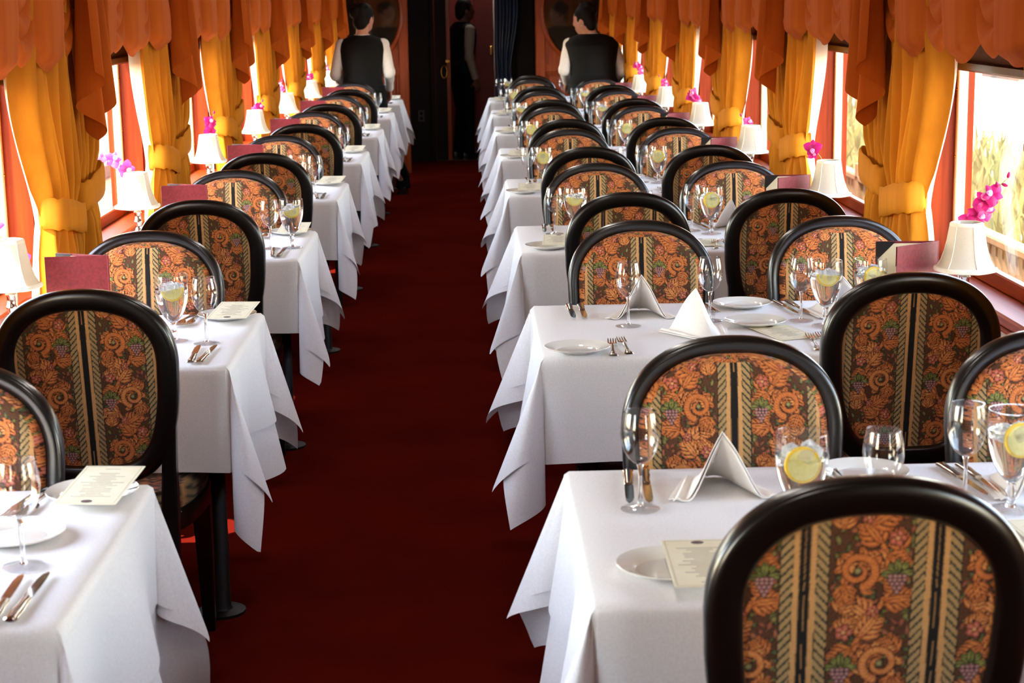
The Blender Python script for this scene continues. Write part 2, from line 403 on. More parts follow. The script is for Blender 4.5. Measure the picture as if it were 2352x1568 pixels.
struct('wall_vestibule', MB().box(-.9, .9, 19.6, 19.7, 0, 2.42).box(-.9, -.8, 18.1, 19.6, 0, 2.42).box(.8, .9, 18.1, 19.6, 0, 2.42), 'red_panel')
struct('floor_vestibule', MB().box(-.9, .9, 18.05, 19.7, -.08, -.002), 'black_metal')
struct('trim_3', MB().box(-.36, .42, 17.98, 18.1, 0, .012, .004), 'silver')
v3 = struct('door_2', MB().box(.05, .25, 18.9, 18.94, .05, 2.0, .005), 'red_panel')
obj('door_handle', MB().box(.215, .235, 18.87, 18.9, 1.03, 1.12, .004), 'brass', v3)
obj('door_edge', MB().box(.25, .27, 18.89, 18.95, .05, 2.0, .004), 'silver', v3)
# navy drape gathered in the doorway
P = []
for i in range(30):
    z = .35 + 1.65 * i / 29; wz = .06 + .045 * abs(math.sin((z - .9) * 2.2)); row = []
    for j in range(26):
        u = j / 21; row.append((.345 - wz + 2 * wz * u + .02 * math.sin(z * 5), 17.93 + .022 * math.sin(u * 19 + z * 2.1), z))
    P.append(row)
tag(obj('doorway_drape', sm(MB().grid(P), 'doorway_drape', 3), 'navy'), 'navy blue drape hanging at the right side of the end doorway', 'drape')
t = thing('wall_outlet', 'small brown power outlet low on the dark wall by the doorway', 'outlet', (-.50, 17.998, .46))
obj('plate', MB().box(-.035, .035, -.008, 0, -.06, .06, .003), 'outlet', t)
for z in (-.025, .025): obj('socket', MB().box(-.014, .014, -.011, -.007, z - .015, z + .015, .003), 'dark_panel', t)

# ceiling lamps over the aisle
dome = sm(MB().lathe([(.0, -.075), (.05, -.068), (.085, -.048), (.105, -.02), (.11, 0)], 24, caps=False), 'glass_dome'); ring_ = sm(MB().lathe([(.10, .002), (.125, .002), (.128, -.012), (.112, -.014), (.10, -.008)], 24, caps=False), 'ring')
for i in range(-1, 8):
    t = thing('ceiling_lamp', 'round glass ceiling lamp over the aisle, ' + ('beside the %s tables' % ORD[i] if i >= 0 else ('%s one behind the camera' % ORD[-i - 1])), 'ceiling lamp', (.04, R_C[0] + BAY * i, 2.43), 0, 'ceiling lamps')
    obj('glass_dome', dome, 'lamp_glow', t); obj('ring', ring_, 'brass', t)
t = thing('ceiling_lamp', 'unseen fill lamp added to brighten the end vestibule', 'ceiling lamp', (.1, 18.75, 2.42)); obj('glass_dome', dome, 'vestibule_fill', t); obj('ring', ring_, 'brass', t)  # unseen lamp, added so the red wall beyond the doorway reads

# ------------------------------------------------------------------ outdoors
GZ = -.95
struct('ground_left', MB().box(-120, WL - .5, -30, 160, GZ - .2, GZ), 'gravel')
struct('ground_right', MB().box(WR + .5, 120, -30, 160, GZ - .2, GZ), 'concrete')
# fence beside the track
fy0, fy1, FX = 6.0, 24.0, 3.0
t = thing('picket_fence', 'pale wooden railing with upright pickets outside the right-hand windows', 'fence', (FX, fy0, GZ))
obj('top_rail', MB().box(-.05, .05, 0, fy1 - fy0, 1.14, 1.19, .01), 'fence_wood', t)
obj('bottom_rail', MB().box(-.03, .03, 0, fy1 - fy0, .16, .21, .01), 'fence_wood', t)
bm_ = MB().box(-.018, .018, -.018, .018, .21, 1.14, .003).mesh('baluster')
for i in range(int((fy1 - fy0) / .125)): obj('baluster', bm_, 'fence_wood', t, (0, .06 + i * .125, 0))
pm_ = MB().box(-.05, .05, -.05, .05, 0, 1.28, .008).mesh('fence_post')
for i in range(8): obj('fence_post', pm_, 'fence_wood', t, (0, i * 2.5 + .02, 0))
# planted strip behind the fence: tufts of long grass
rg = random.Random(3); gm = MB()
for i in range(5200):
    x = 3.5 + 4.2 * rg.random() ** 1.2; y = 7 + rg.random() * 34; h = .35 + .5 * rg.random(); a = rg.random() * 6.28; w = .02 + .02 * rg.random()
    dx, dy = math.cos(a), math.sin(a); bx, by = rg.uniform(-.25, .25), rg.uniform(-.25, .25)
    gm._add([(x - dx * w, y - dy * w, GZ), (x + dx * w, y + dy * w, GZ), (x + bx * .4 + dx * w * .7, y + by * .4 + dy * w * .7, GZ + h * .7), (x + bx, y + by, GZ + h), (x + bx * .4 - dx * w * .7, y + by * .4 - dy * w * .7, GZ + h * .7)], [(0, 1, 2, 3, 4)])
g = obj('grass', gm.mesh('grass'), 'grass'); tag(g, 'long yellow green grass growing behind the picket fence', 'grass'); g['kind'] = 'stuff'
# station buildings far right
t = thing('station_building', 'long low brown station building across the plaza seen through right windows', 'building', (15.5, 38, GZ))
obj('building_base', MB().box(0, 6, -22, 30, 0, 1.5), 'building_roof', t)
obj('building_wall', MB().box(.3, 6, -22, 30, 1.5, 3.6), 'building_wall', t)
obj('roof', MB().rings([[(-1.2, y, 3.5), (3, y, 5.2), (7, y, 3.5), (7, y, 3.3), (-1.2, y, 3.3)] for y in (-23, 31)]), 'building_roof', t)
pm = MB().box(-.8, -.55, -.12, .12, 0, 3.4).mesh('veranda_post'); gl = MB().box(.24, .32, -.6, .6, 1.7, 3.1).mesh('window_pane')
for i in range(11): obj('veranda_post', pm, 'trailer', t, (0, -21 + i * 5, 0)); obj('window_pane', gl, 'building_glass', t, (0, -18.5 + i * 4.6, 0))
# left: ties laid as a kerb, a pale trailer
t = thing('timber_kerb', 'dark timber kerb lying on the sandy ground outside the left windows', 'kerb', (-5.6, 14, GZ))
km = MB().box(-.12, .12, 0, 2.4, 0, .2, .015).mesh('tie')
for i in range(12): obj('tie', km, 'tie_wood', t, (0, i * 2.44, 0))
t = thing('site_trailer', 'pale trailer parked far outside the left-hand windows', 'trailer', (-13.5, 47, GZ))
obj('trailer_body', MB().box(-3, 0, -9, 9, .7, 3.5, .05), 'trailer', t); obj('trailer_skirt', MB().box(-2.8, -.1, -8.8, 8.8, 0, .7), 'building_roof', t)
gl = MB().box(-.02, .03, -.8, .8, 1.7, 2.8).mesh('trailer_window')
for i in range(4): obj('trailer_window', gl, 'building_glass', t, (0, -6.5 + i * 4.3, 0))

# ------------------------------------------------------------------ curtains and valances
def curtain_mesh(far, seed):
    """a tied-back panel, local: y along the wall, x towards the aisle (+), z up; far=True hangs at the far end of its window"""
    rg = random.Random(seed); npl = 8; ph = rg.uniform(0, 6)
    zt, ztie, zb = 1.80, (1.00 if far else 1.05) + rg.uniform(-.015, .015), .70
    wt, wk, wb = (.51, .31, .44) if far else (.43, .26, .34)
    rows = []
    NZ, NU = 60, 84
    for i in range(NZ):
        z = zt + (zb - zt) * i / (NZ - 1)
        if z > ztie:
            q = min(1, (z - ztie) / .46); q = q * q * (3 - 2 * q); w = wk + (wt - wk) * q
            bulge = math.sin(PI * min(1, (z - ztie) / .55))
        else:
            q = (ztie - z) / (ztie - zb); w = wk + (wb - wk) * q ** .8; bulge = 0
        g = min(1, abs(z - ztie) / .10)                       # 0 at the tie, 1 away from it
        row = []
        for j in range(NU):
            u = j / (NU - 1)
            y = (.86 - w + w * u) if far else (-.90 + w * u)
            edge = (1 - u) if far else u
            y += (-1 if far else 1) * .03 * bulge * edge ** 2
            sn = math.sin(2 * PI * npl * (u + .05 * math.sin(4 * u + ph)) + ph)
            x = (.013 + .017 * g) * math.copysign(abs(sn) ** .8, sn) * (.7 + .3 * math.sin(7 * u + ph))
            x += .008 * math.sin(13 * u + z * 7 + ph) * g
            if z < ztie: x += .02 * math.sin(2 * PI * 1.5 * u + ph) * q
            x += .028 * math.sin(PI * u) ** .6
            row.append((x, y, z))
        rows.append(row)
    me = sm(MB().grid(rows), 'curtain', 3.1)
    y0, y1 = (.86 - wk - .008, .872) if far else (-.912, -.90 + wk + .008)
    R = []; K = 48; hw_ = (y1 - y0) / 2
    for zz, ex in ((-.046, -.004), (-.044, .002), (-.015, .004), (.015, .004), (.044, .002), (.046, -.004)):
        ring = []
        for k in range(K):
            a = 2 * PI * k / K; e = .55
            cx = (.044 + ex) * math.copysign(abs(math.cos(a)) ** e, math.cos(a)); cyy = (hw_ + ex) * math.copysign(abs(math.sin(a)) ** e, math.sin(a))
            tilt = (-.16 if far else .16) * cyy
            ring.append((.016 + cx, (y0 + y1) / 2 + cyy, ztie + zz + tilt + .003 * math.sin(9 * a + zz * 60)))
        R.append(ring)
    tb = sm(MB().rings(R, cap0=False, cap1=False), 'tieback', 3)
    ln = []                                                    # pale lining that shows past the leading edge
    for row in rows:
        e = row[0] if far else row[-1]; d = -1 if far else 1; z = e[2]; k = min(1, max(0, z - ztie) / .2)
        ln.append([(e[0] * (1 - q) - .022 - .010 * q, e[1] + d * (-.10 + (.095 + .024 * k) * q), z) for q in (0, .25, .5, .75, 1)])
    li = sm(MB().grid(ln), 'lining', 3)
    return me, tb, li
CUR = {(f, k): curtain_mesh(f, 11 * k + (5 if f else 0)) for f in (True, False) for k in range(2)}
SIDE = {1: ('right', R_C, WR - .062), -1: ('left', L_C, WL + .062)}
def place_curtain(s, i, far):
    side, C, X = SIDE[s]
    me, tb, li = CUR[far, i % 2]
    c = C[0] + BAY * i
    where = 'beyond' if far else 'before'
    lb = 'amber tied-back curtain just %s the %s %s-hand table' % (where, ORD[i], side) if i >= 0 else 'amber tied-back curtain beside the camera on the %s wall, %s end of its window' % (side, 'far' if far else 'near')
    o = obj('curtain', me, 'amber'); o.location = (X, c, 0)
    if s > 0: o.scale = (-1, 1, 1)
    tag(o, lb, 'curtain', 'tied-back window curtains'); b = obj('tieback', tb, 'amber', o); obj('lining', li, 'lining', o)
    return o
for s in (1, -1):
    for i in range(-1, 8):
        for far in (True, False):
            place_curtain(s, i, far)

ss = lambda t: 0 if t <= 0 else 1 if t >= 1 else t * t * (3 - 2 * t)
def puff_mesh(seed):
    """smooth billow of the valance, rounded at the foot"""
    rg = random.Random(seed); rows = []; ph = rg.uniform(-1, 1); NV, NU = 40, 26
    for i in range(NV):
        v = i / (NV - 1); row = []
        for j in range(NU):
            q = -1 + 2 * j / (NU - 1); aq = abs(q)
            L = .402 - .050 * aq ** 2.6 + .006 * math.sin(2 * q + ph)
            z = 1.84 - v * L
            x = -.020 + (.052 + .010 * math.sin(3 * v + ph)) * (1 - aq ** 3.5) ** .7 * (.55 + .45 * ss(v / .7)) * (1 - .75 * ss((v - .88) / .12) ** 1.6) + .018
            row.append((x - .006, (.128 + .012 * v) * q + .008 * math.sin(4 * v + ph), z))
        rows.append(row)
    return sm(MB().grid(rows), 'puff', 3.1)
def loop_mesh(k):
    """one drooping fold hung between two billows"""
    rows = []; NS, NT = 26, 12; ztop = (1.825, 1.760, 1.692, 1.624)[k]
    for i in range(NT + 1):
        t = i / NT; row = []
        for j in range(NS + 1):
            s_ = -1 + 2 * j / NS; g = 1 - s_ * s_
            z = ztop - .088 * g - t * (.030 + .052 * g)
            x = -.036 + .004 * k + .046 * math.sin(PI * (.08 + .80 * t)) ** .8 * (.35 + .65 * g ** .5)
            row.append((x, .142 * s_, z))
        rows.append(row)
    return sm(MB().grid(rows), 'fold', 3.1)
BACK = MB().box(-.046, -.042, -.90, .90, 1.50, 1.83).mesh('backing_cloth')
def jabot_mesh(seed):
    rg = random.Random(seed); rows = []; NV, NU = 34, 90; ph = rg.uniform(0, 2)
    for i in range(NV):
        v = i / (NV - 1); row = []
        for j in range(NU):
            u = j / (NU - 1); zig = .5 + .5 * math.sin(2 * PI * 3.2 * u + ph)
            zb = 1.21 + .26 * abs(u - .45) * 1.8
            z = 1.82 - v * (1.82 - zb)
            spread = .75 + .25 * (1 - v) ** .6
            y = (u - .5) * .25 * spread + .012 * math.sin(v * 5 + ph)
            x = .0 + .085 * zig * (.6 + .4 * v) + .012 * math.sin(u * 8 + v * 2 + ph)
            row.append((x, y, z))
        rows.append(row)
    return sm(MB().grid(rows), 'jabot', math.radians(70))
SW = [puff_mesh(k) for k in range(3)]; LP = [loop_mesh(k) for k in range(4)]; JB = [jabot_mesh(k) for k in range(2)]
rod = MB().box(-.10, .02, -.9, .9, 1.80, 1.86, .008).mesh('valance_board')
for s in (1, -1):
    side, C, X = SIDE[s]; Xv = WR - .095 if s > 0 else WL + .095
    for i in range(-1, 8):
        c = C[0] + BAY * i
        nm = 'above window of the %s %s-hand table' % (ORD[i], side) if i >= 0 else 'at the camera end of the %s wall' % side
        t = thing('swag_valance', 'draped amber swag valance ' + nm, 'valance', (Xv, c + .02, 0), 0, 'swag valances')
        if s > 0: t.scale = (-1, 1, 1)
        obj('valance_board', rod, 'mahogany_long', t)
        for k, dy in enumerate((-.5, 0., .5)):
            o = obj('puff', SW[(k + i) % 3], 'amber_valance', t, (.002 * k, dy, 0))
        obj('backing_cloth', BACK, 'amber_valance', t)
        for dy in (-.25, .25, .735, -.735):
            for me in LP: obj('fold', me, 'amber_valance', t, (0, dy, 0))
        obj('jabot', JB[i % 2], 'amber_valance', t, (.02, .885, 0))

# ------------------------------------------------------------------ brocade: striped scroll-and-grape upholstery, drawn into a repeat
PW, PQ = .170, .262
def make_tile():
    PW, PQ = .160, .250
    W, H = 256, 400
    xs = (np.arange(W) + .5) / W * PW; ys = (np.arange(H) + .5) / H * PQ
    X, Y = np.meshgrid(xs, ys)
    rg = random.Random(5)
    img = np.zeros((H, W, 3)); img[:] = (78, 46, 26)
    A = lambda *c: np.array(c, float)
    OR, OD, OL = A(206, 124, 64), A(158, 82, 38), A(222, 150, 86)
    def ell(cx, cy, rx, ry, ang, c1, c2, ol=.0011, vein=False, oc=(30, 16, 10)):
        ca, sa = math.cos(ang), math.sin(ang)
        for oy in (-PQ, 0, PQ):
            if abs(cy + oy - PQ / 2) > PQ / 2 + max(rx, ry) + .003: continue
            dx, dy = X - cx, Y - cy - oy
            p, q = (dx * ca + dy * sa), (-dx * sa + dy * ca)
            r = np.sqrt((p / rx) ** 2 + (q / ry) ** 2); ro = np.sqrt((p / (rx + ol)) ** 2 + (q / (ry + ol)) ** 2)
            img[ro < 1] = oc
            k = r < 1; f = np.clip(1 - r[k] ** 2, 0, 1)[:, None]
            img[k] = c2 + (c1 - c2) * f
            if vein:
                kv = k & (np.abs(q) < .0006) & (np.abs(p) < rx * .75); img[kv] = c2 * .55
    def leaf(cx, cy, L, w, ang, c1, c2):          # lobed acanthus leaf: a spine with paired lobes
        for t in (.1, .3, .5, .7):
            for sg in (-1, 1):
                px, py = cx + math.cos(ang) * L * t, cy + math.sin(ang) * L * t
                a = ang + sg * (.95 - .35 * t); l2 = w * (1.15 - .5 * t)
                ell(px + math.cos(a) * l2 * .6, py + math.sin(a) * l2 * .6, l2 * .75, l2 * .36, a, c1, c2, .0009, True)
        ell(cx + math.cos(ang) * L * .55, cy + math.sin(ang) * L * .55, L * .55, w * .33, ang, c1, c2, .0008, True)
    def volute(cx, cy, R, a0, sg, c1, c2):
        pts = []
        for k in range(46):
            t = k / 45; r = R * (1 - t) ** .75 + .0020; a = a0 + sg * t * 3.0 * PI
            pts.append((cx + r * math.cos(a), cy + r * math.sin(a), .0058 * (1 - .62 * t), a))
        for x, y, w, a in pts[:26:4]: ell(x + math.cos(a) * .006, y + math.sin(a) * .006, .0085, .0046, a + sg * .8, c1, c2, .0009, True)
        for x, y, w, a in pts: ell(x, y, w + .0011, w + .0011, 0, A(30, 16, 10), A(30, 16, 10), 0)
        for x, y, w, a in pts: ell(x, y, w, w, 0, c1, c2, 0)
        ell(cx, cy, .0042, .0042, 0, A(150, 140, 92), A(96, 92, 54))
    def grapes(cx, cy):
        for lx, ly, a in ((-.006, .010, 2.2), (.007, .011, .9), (0, .014, 1.6), (.012, .004, .1), (-.012, .003, 3.0)):
            ell(cx + lx, cy + ly, .0085, .0048, a, A(138, 134, 66), A(74, 78, 38), .0008, True)
        for r, n in ((0, 4), (1, 4), (2, 3), (3, 2), (4, 1)):
            for k in range(n): ell(cx + (k - (n - 1) / 2) * .0058, cy - r * .0052, .0030, .0030, 0, A(184, 136, 128), A(96, 58, 66), .0007)
    def rosette(cx, cy, r):
        for k in range(5): ell(cx + r * .6 * math.cos(k * 1.257), cy + r * .6 * math.sin(k * 1.257), r * .55, r * .45, k * 1.257, A(196, 112, 88), A(132, 58, 44), .0007)
        ell(cx, cy, r * .32, r * .32, 0, A(214, 160, 100), A(150, 90, 60), .0006)
    cx0 = .08
    for k in range(230):                           # small filler leaves and berries
        x = cx0 + rg.uniform(-.05, .05); y = rg.uniform(0, PQ); a = rg.uniform(0, 3.1)
        c = rg.choice(((112, 110, 52), (134, 126, 66), (150, 82, 56), (92, 96, 56), (164, 98, 66)))
        ell(x, y, rg.uniform(.003, .007), rg.uniform(.002, .0035), a, A(*c), A(*c) * .6, .0007)
    stem = lambda t: (cx0 + .024 * math.sin(2 * PI * t), PQ * t)
    for k in range(70):
        x, y = stem(k / 70); ell(x, y, .0046, .0046, 0, A(30, 16, 10), A(30, 16, 10), 0)
    for k in range(70):
        x, y = stem(k / 70); ell(x, y, .0034, .0034, 0, OR, OD, 0)
    for k, (t, a, L, w) in enumerate(((.02, 2.5, .040, .017), (.12, .1, .034, .015), (.20, 1.2, .036, .016), (.30, 2.9, .040, .016), (.42, 2.2, .036, .016),
                                      (.52, .6, .040, .017), (.62, 3.1, .034, .015), (.70, 1.9, .036, .016), (.80, .25, .040, .016), (.92, .95, .036, .016),
                                      (.36, -.6, .03, .014), (.86, 3.7, .03, .014))):
        x, y = stem(t); leaf(x, y, L, w, a, OL if k % 3 == 0 else OR, OD)
    for k in range(9):
        y = PQ * (k + .5) / 9; leaf(cx0 + (.036 if k % 2 else -.036), y, .026, .012, (1.9 if k % 2 else 1.2) + .3 * math.sin(k * 2.1), OR if k % 2 else OL, OD)
    volute(cx0 - .016, .070, .021, -1.2, 1, OR, OD); volute(cx0 + .016, .195, .021, PI + 1.2, -1, OL, OD)
    leaf(cx0 - .034, .052, .026, .012, -1.3, OR, OD); leaf(cx0 + .034, .178, .026, .012, -1.8, OR, OD)
    grapes(cx0 + .032, .062); grapes(cx0 - .032, .187)
    rosette(cx0 + .030, .112, .010); rosette(cx0 - .030, .238, .010); rosette(cx0 + .004, .016, .007); rosette(cx0 - .006, .140, .007)
    # stripes
    d = np.minimum(X, PW - X); nz = np.random.default_rng(2).normal(0, 5, (H, W, 1))
    tan_, rope, blk = A(190, 140, 88), A(160, 128, 84), A(15, 12, 11)
    k = d < .0300; img[k] = rope
    sg = np.where(X < PW / 2, 1, -1)
    ph = ((Y * 1.0 + sg * 0 + (d - .0135) * 1.15) / .0125) % 1.
    kk = k & (d > .0145) & (np.abs(ph - .5) < .17); img[kk] = (58, 64, 52)
    kk = k & (d > .0145) & (np.abs(ph - .5) < .07); img[kk] = (34, 36, 30)
    img[(d > .0285) & (d < .0300)] = (36, 26, 16); img[(d > .0135) & (d < .0146)] = (60, 48, 30)
    img[d < .0135] = tan_; img[(d < .0064)] = blk; img[d < .0008] = tan_ * .8
    img[(d > .0064) & (d < .0070)] = tan_ * .6
    img = np.clip(img + nz, 4, 250) / 255.
    return np.where(img <= .04045, img / 12.92, ((img + .055) / 1.055) ** 2.4)
TILE = make_tile()
def sample(x, z):
    H, W, _ = TILE.shape
    i = np.floor((z % PQ) / PQ * H).astype(int) % H; j = np.floor((x % PW) / PW * W).astype(int) % W
    return TILE[i, j]
def colour_grid(name, P, uvx, uvz):
    """dense grid (nu, nv, 3) carrying the woven pattern as a colour attribute"""
    nu, nv = P.shape[:2]; me = bpy.data.meshes.new(name)
    I = np.arange(nu * nv).reshape(nu, nv)
    F = np.stack([I[:-1, :-1], I[:-1, 1:], I[1:, 1:], I[1:, :-1]], -1).reshape(-1, 4)
    me.vertices.add(nu * nv); me.vertices.foreach_set('co', P.reshape(-1).astype(np.float32))
    me.loops.add(F.size); me.loops.foreach_set('vertex_index', F.reshape(-1).astype(np.int32))
    me.polygons.add(len(F)); me.polygons.foreach_set('loop_start', np.arange(0, F.size, 4, dtype=np.int32))
    me.polygons.foreach_set('use_smooth', np.ones(len(F), bool))
    me.update(calc_edges=True)
    ca = me.color_attributes.new('Col', 'FLOAT_COLOR', 'POINT')
    C = np.ones((nu * nv, 4), np.float32); C[:, :3] = sample(uvx, uvz).reshape(-1, 3)
    ca.data.foreach_set('color', C.reshape(-1)); return me

# ------------------------------------------------------------------ chairs
ZC, HA, HBU, HBD = .805, .2115, .18, .295
def outline(n=96):
    pts = []
    for k in range(n):
        a = 2 * PI * k / n; c, s = math.cos(a), math.sin(a)
        if s >= 0: e = 2 / 2.25; x = HA * math.copysign(abs(c) ** e, c); z = ZC + HBU * abs(s) ** e
        else: e = 2 / 3.6; x = HA * math.copysign(abs(c) ** e, c); z = ZC - HBD * abs(s) ** e
        if z < ZC: x *= 1 - .13 * ((ZC - z) / HBD) ** 1.6
        pts.append((x, z))
    P = np.array(pts); return P
OUT = outline()
T = np.roll(OUT, -1, 0) - np.roll(OUT, 1, 0); T /= np.linalg.norm(T, axis=1, keepdims=True) + 1e-9
NIN = np.stack([-T[:, 1], T[:, 0]], 1)             # inward normals (outline runs anticlockwise)
def inset(d): return OUT + NIN * d
def lean(z): return -(z - .80) * .13
def half_width(d, zq):
    P = inset(d); P = P[P[:, 0] > -1e-6]; P = P[np.argsort(P[:, 1])]
    return np.interp(zq, P[:, 1], np.maximum(P[:, 0], 0)), P[0, 1], P[-1, 1]
def frame_mesh():
    prof = [(0.000, -.004), (.002, -.013), (.008, -.018), (.020, -.020), (.040, -.018), (.048, -.014), (.050, -.006),
            (.046, .002), (.036, .008), (.024, .017), (.012, .0245), (.005, .023), (.001, .016), (0.0, .006)]
    R = []
    for k in range(len(OUT)):
        ring = []
        for d, y in prof:
            p = OUT[k] + NIN[k] * d; ring.append((p[0], y + lean(p[1]), p[1]))
        R.append(ring)
    return sm(MB().rings(R, loop=True), 'back_frame', math.radians(60))
def panel_mesh(front, off):
    d = .030 if front else .046
    _, z0, z1 = half_width(d, np.array([.8])); nu, nv = 250, 190
    zz = np.linspace(z0, z1, nu); hw, _, _ = half_width(d, zz)
    u = np.linspace(-1, 1, nv); Xg = hw[:, None] * u[None]; Zg = np.repeat(zz[:, None], nv, 1)
    if front:
        ez = np.clip(np.minimum(Zg - z0, z1 - Zg) / .05, 0, 1); ex = np.clip((hw[:, None] - np.abs(Xg)) / .045, 0, 1)
        e = np.minimum(ez, ex); Yg = .006 + .026 * np.sqrt(np.clip(1 - (1 - e) ** 2, 0, 1))
    else:
        Yg = -.008 + 0 * Xg
    Yg = Yg - (Zg - .80) * .13
    ux = Xg + (PW / 2 if off else 0); uz = Zg.copy()
    if front:                                         # a band of the same cloth cut the other way borders the pad
        b = np.minimum(hw[:, None] - np.abs(Xg), np.minimum(z1 - Zg, 9.)) < .016
        ux = np.where(b, .062 + hw[:, None] - np.abs(Xg) * (1 - 2 * (Zg > .93)) * .2 + .0 * Zg, ux); ux = np.where(b, .045 + (ux % .07), ux); uz = np.where(b, np.arctan2(Zg - ZC, Xg) * .22, uz)
    return colour_grid('back_pad' if front else 'rear_panel', np.stack([Xg, Yg, Zg], -1), ux, uz)
FRAME = frame_mesh()
PANEL = {(f, o): panel_mesh(f, o) for f in (True, False) for o in (0, 1)}
def seat_outline(n, grow=0.):
    P = []
    for k in range(n):
        a = 2 * PI * k / n; c, s = math.cos(a), math.sin(a); e = .62
        x = math.copysign(abs(c) ** e, c); y = math.copysign(abs(s) ** e, s)
        P.append(((.205 + .022 * y + grow) * x, .255 + (.215 + grow) * y))
    return P
def seat_mesh():
    n = 64; rad = 40
    so = np.array(seat_outline(n, 0.)); ctr = np.array([0, .255])
    P = np.zeros((rad, n + 1, 3))
    for i in range(rad):
        q = i / (rad - 1); pr = np.array([*so, so[0]])
        if q < .8:
            r = q / .8; P[i, :, :2] = ctr + (pr - ctr) * r * .985; P[i, :, 2] = .492 - .014 * r ** 3
        else:
            r = (q - .8) / .2; P[i, :, :2] = ctr + (pr - ctr) * (.985 + .015 * math.sin(PI * r)); P[i, :, 2] = .478 - .055 * r
    return colour_grid('seat_cushion', P, P[..., 0] * 1., P[..., 1] + .6 * P[..., 2])
SEAT = seat_mesh()
ap = MB(); ap.rings([[(x, y, z) for x, y in seat_outline(48, g)] for z, g in ((.365, -.008), (.37, 0), (.418, .004), (.424, 0))])
APRON = sm(ap, 'seat_rail')
def leg_mesh(front, sx):
    if front: path = [(sx * .175, .425, .37), (sx * .178, .432, .2), (sx * .18, .435, .0)]; w = (.024, .020, .015)
    else: path = [(sx * .182, lean(.66), .66), (sx * .173, lean(.55), .55), (sx * .168, .040, .44), (sx * .167, .02, .25), (sx * .168, -.045, .0)]; w = (.014, .017, .020, .019, .015)
    R = [[(x + dx * ww_, y + dy * ww_, z) for dx, dy in ((-1, -.75), (-.75, -1), (.75, -1), (1, -.75), (1, .75), (.75, 1), (-.75, 1), (-1, .75))] for (x, y, z), ww_ in zip(path, w)]
    return sm(MB().rings(R), 'leg')
LEGS = [leg_mesh(f, sx) for f in (True, False) for sx in (-1, 1)]
PIPE = None
pi_ = MB(); Pp = inset(.0315); pi_.tube([(x, .008 + lean(z), z) for x, z in list(Pp) + [tuple(Pp[0])]], .0028, 6); PIPE = sm(pi_, 'piping')
def chair(X, Y, rz, label, off, sc=1.):
    t = thing('dining_chair', label, 'chair', (X, Y, 0), rz, 'oval-backed dining chairs'); t.scale = (sc, sc, sc)
    bf = obj('back_frame', FRAME, 'black_wood', t)
    obj('back_pad', PANEL[True, off], 'brocade', t); obj('piping', PIPE, 'black_wood', t)
    obj('rear_panel', PANEL[False, off], 'brocade', t)
    obj('seat_cushion', SEAT, 'brocade', t); obj('seat_rail', APRON, 'black_wood', t)
    for l in LEGS: obj('leg', l, 'black_wood', t)
    return t
rc = random.Random(21)
HALF = {('R', 0, 'near', 'aisle'), ('R', 2, 'near', 'aisle'), ('R', 6, 'far', 'aisle')}
SKIP = {('R', 1, 'near', 'aisle'), ('R', 0, 'near', 'window')}
for i in range(8):
    for fn in ('near', 'far'):
        for aw, X in (('aisle', .497), ('window', 1.028)):
            if ('R', i, fn, aw) in SKIP: continue
            if i == 7 and fn == 'far': continue
            Y = R_C[i] - .375 - (.232 if i == 0 else .19) if fn == 'near' else R_C[i] + .375 + (.085 if i == 0 else .065)
            DX = {(0, 'far', 'window'): .085, (1, 'far', 'window'): .04, (2, 'near', 'window'): .02, (2, 'near', 'aisle'): .012, (0, 'near', 'aisle'): .008, (1, 'near', 'window'): -.022}.get((i, fn, aw), 0)
            chair(X + DX + rc.uniform(-.006, .006) - (.012 if fn == 'far' else -.008), Y + rc.uniform(-.015, .015), (0 if fn == 'near' else PI) + rc.uniform(-.03, .03),
                  'black oval-backed brocade chair, %s side, %s seat, %s right-hand table' % (fn, aw, ORD[i]), 1 if ('R', i, fn, aw) in HALF else 0, 1.025 if (i == 0 and fn == 'near') else 1.)
    for fn in ('near', 'far'):
        if i == 0 and fn == 'near': continue
        if i == 7 and fn == 'far': continue
        Y = L_C[i] - .375 - .18 if fn == 'near' else L_C[i] + .375 + .06
        chair((-.965 if i == 0 else -.898 if fn == 'near' else -.925) + rc.uniform(-.006, .006), Y + rc.uniform(-.012, .012) - (.04 if i == 0 else 0), (0 if fn == 'near' else PI) + rc.uniform(-.03, .03),
              'black oval-backed brocade chair, %s side of the %s left-hand table' % (fn, ORD[i]), 0)

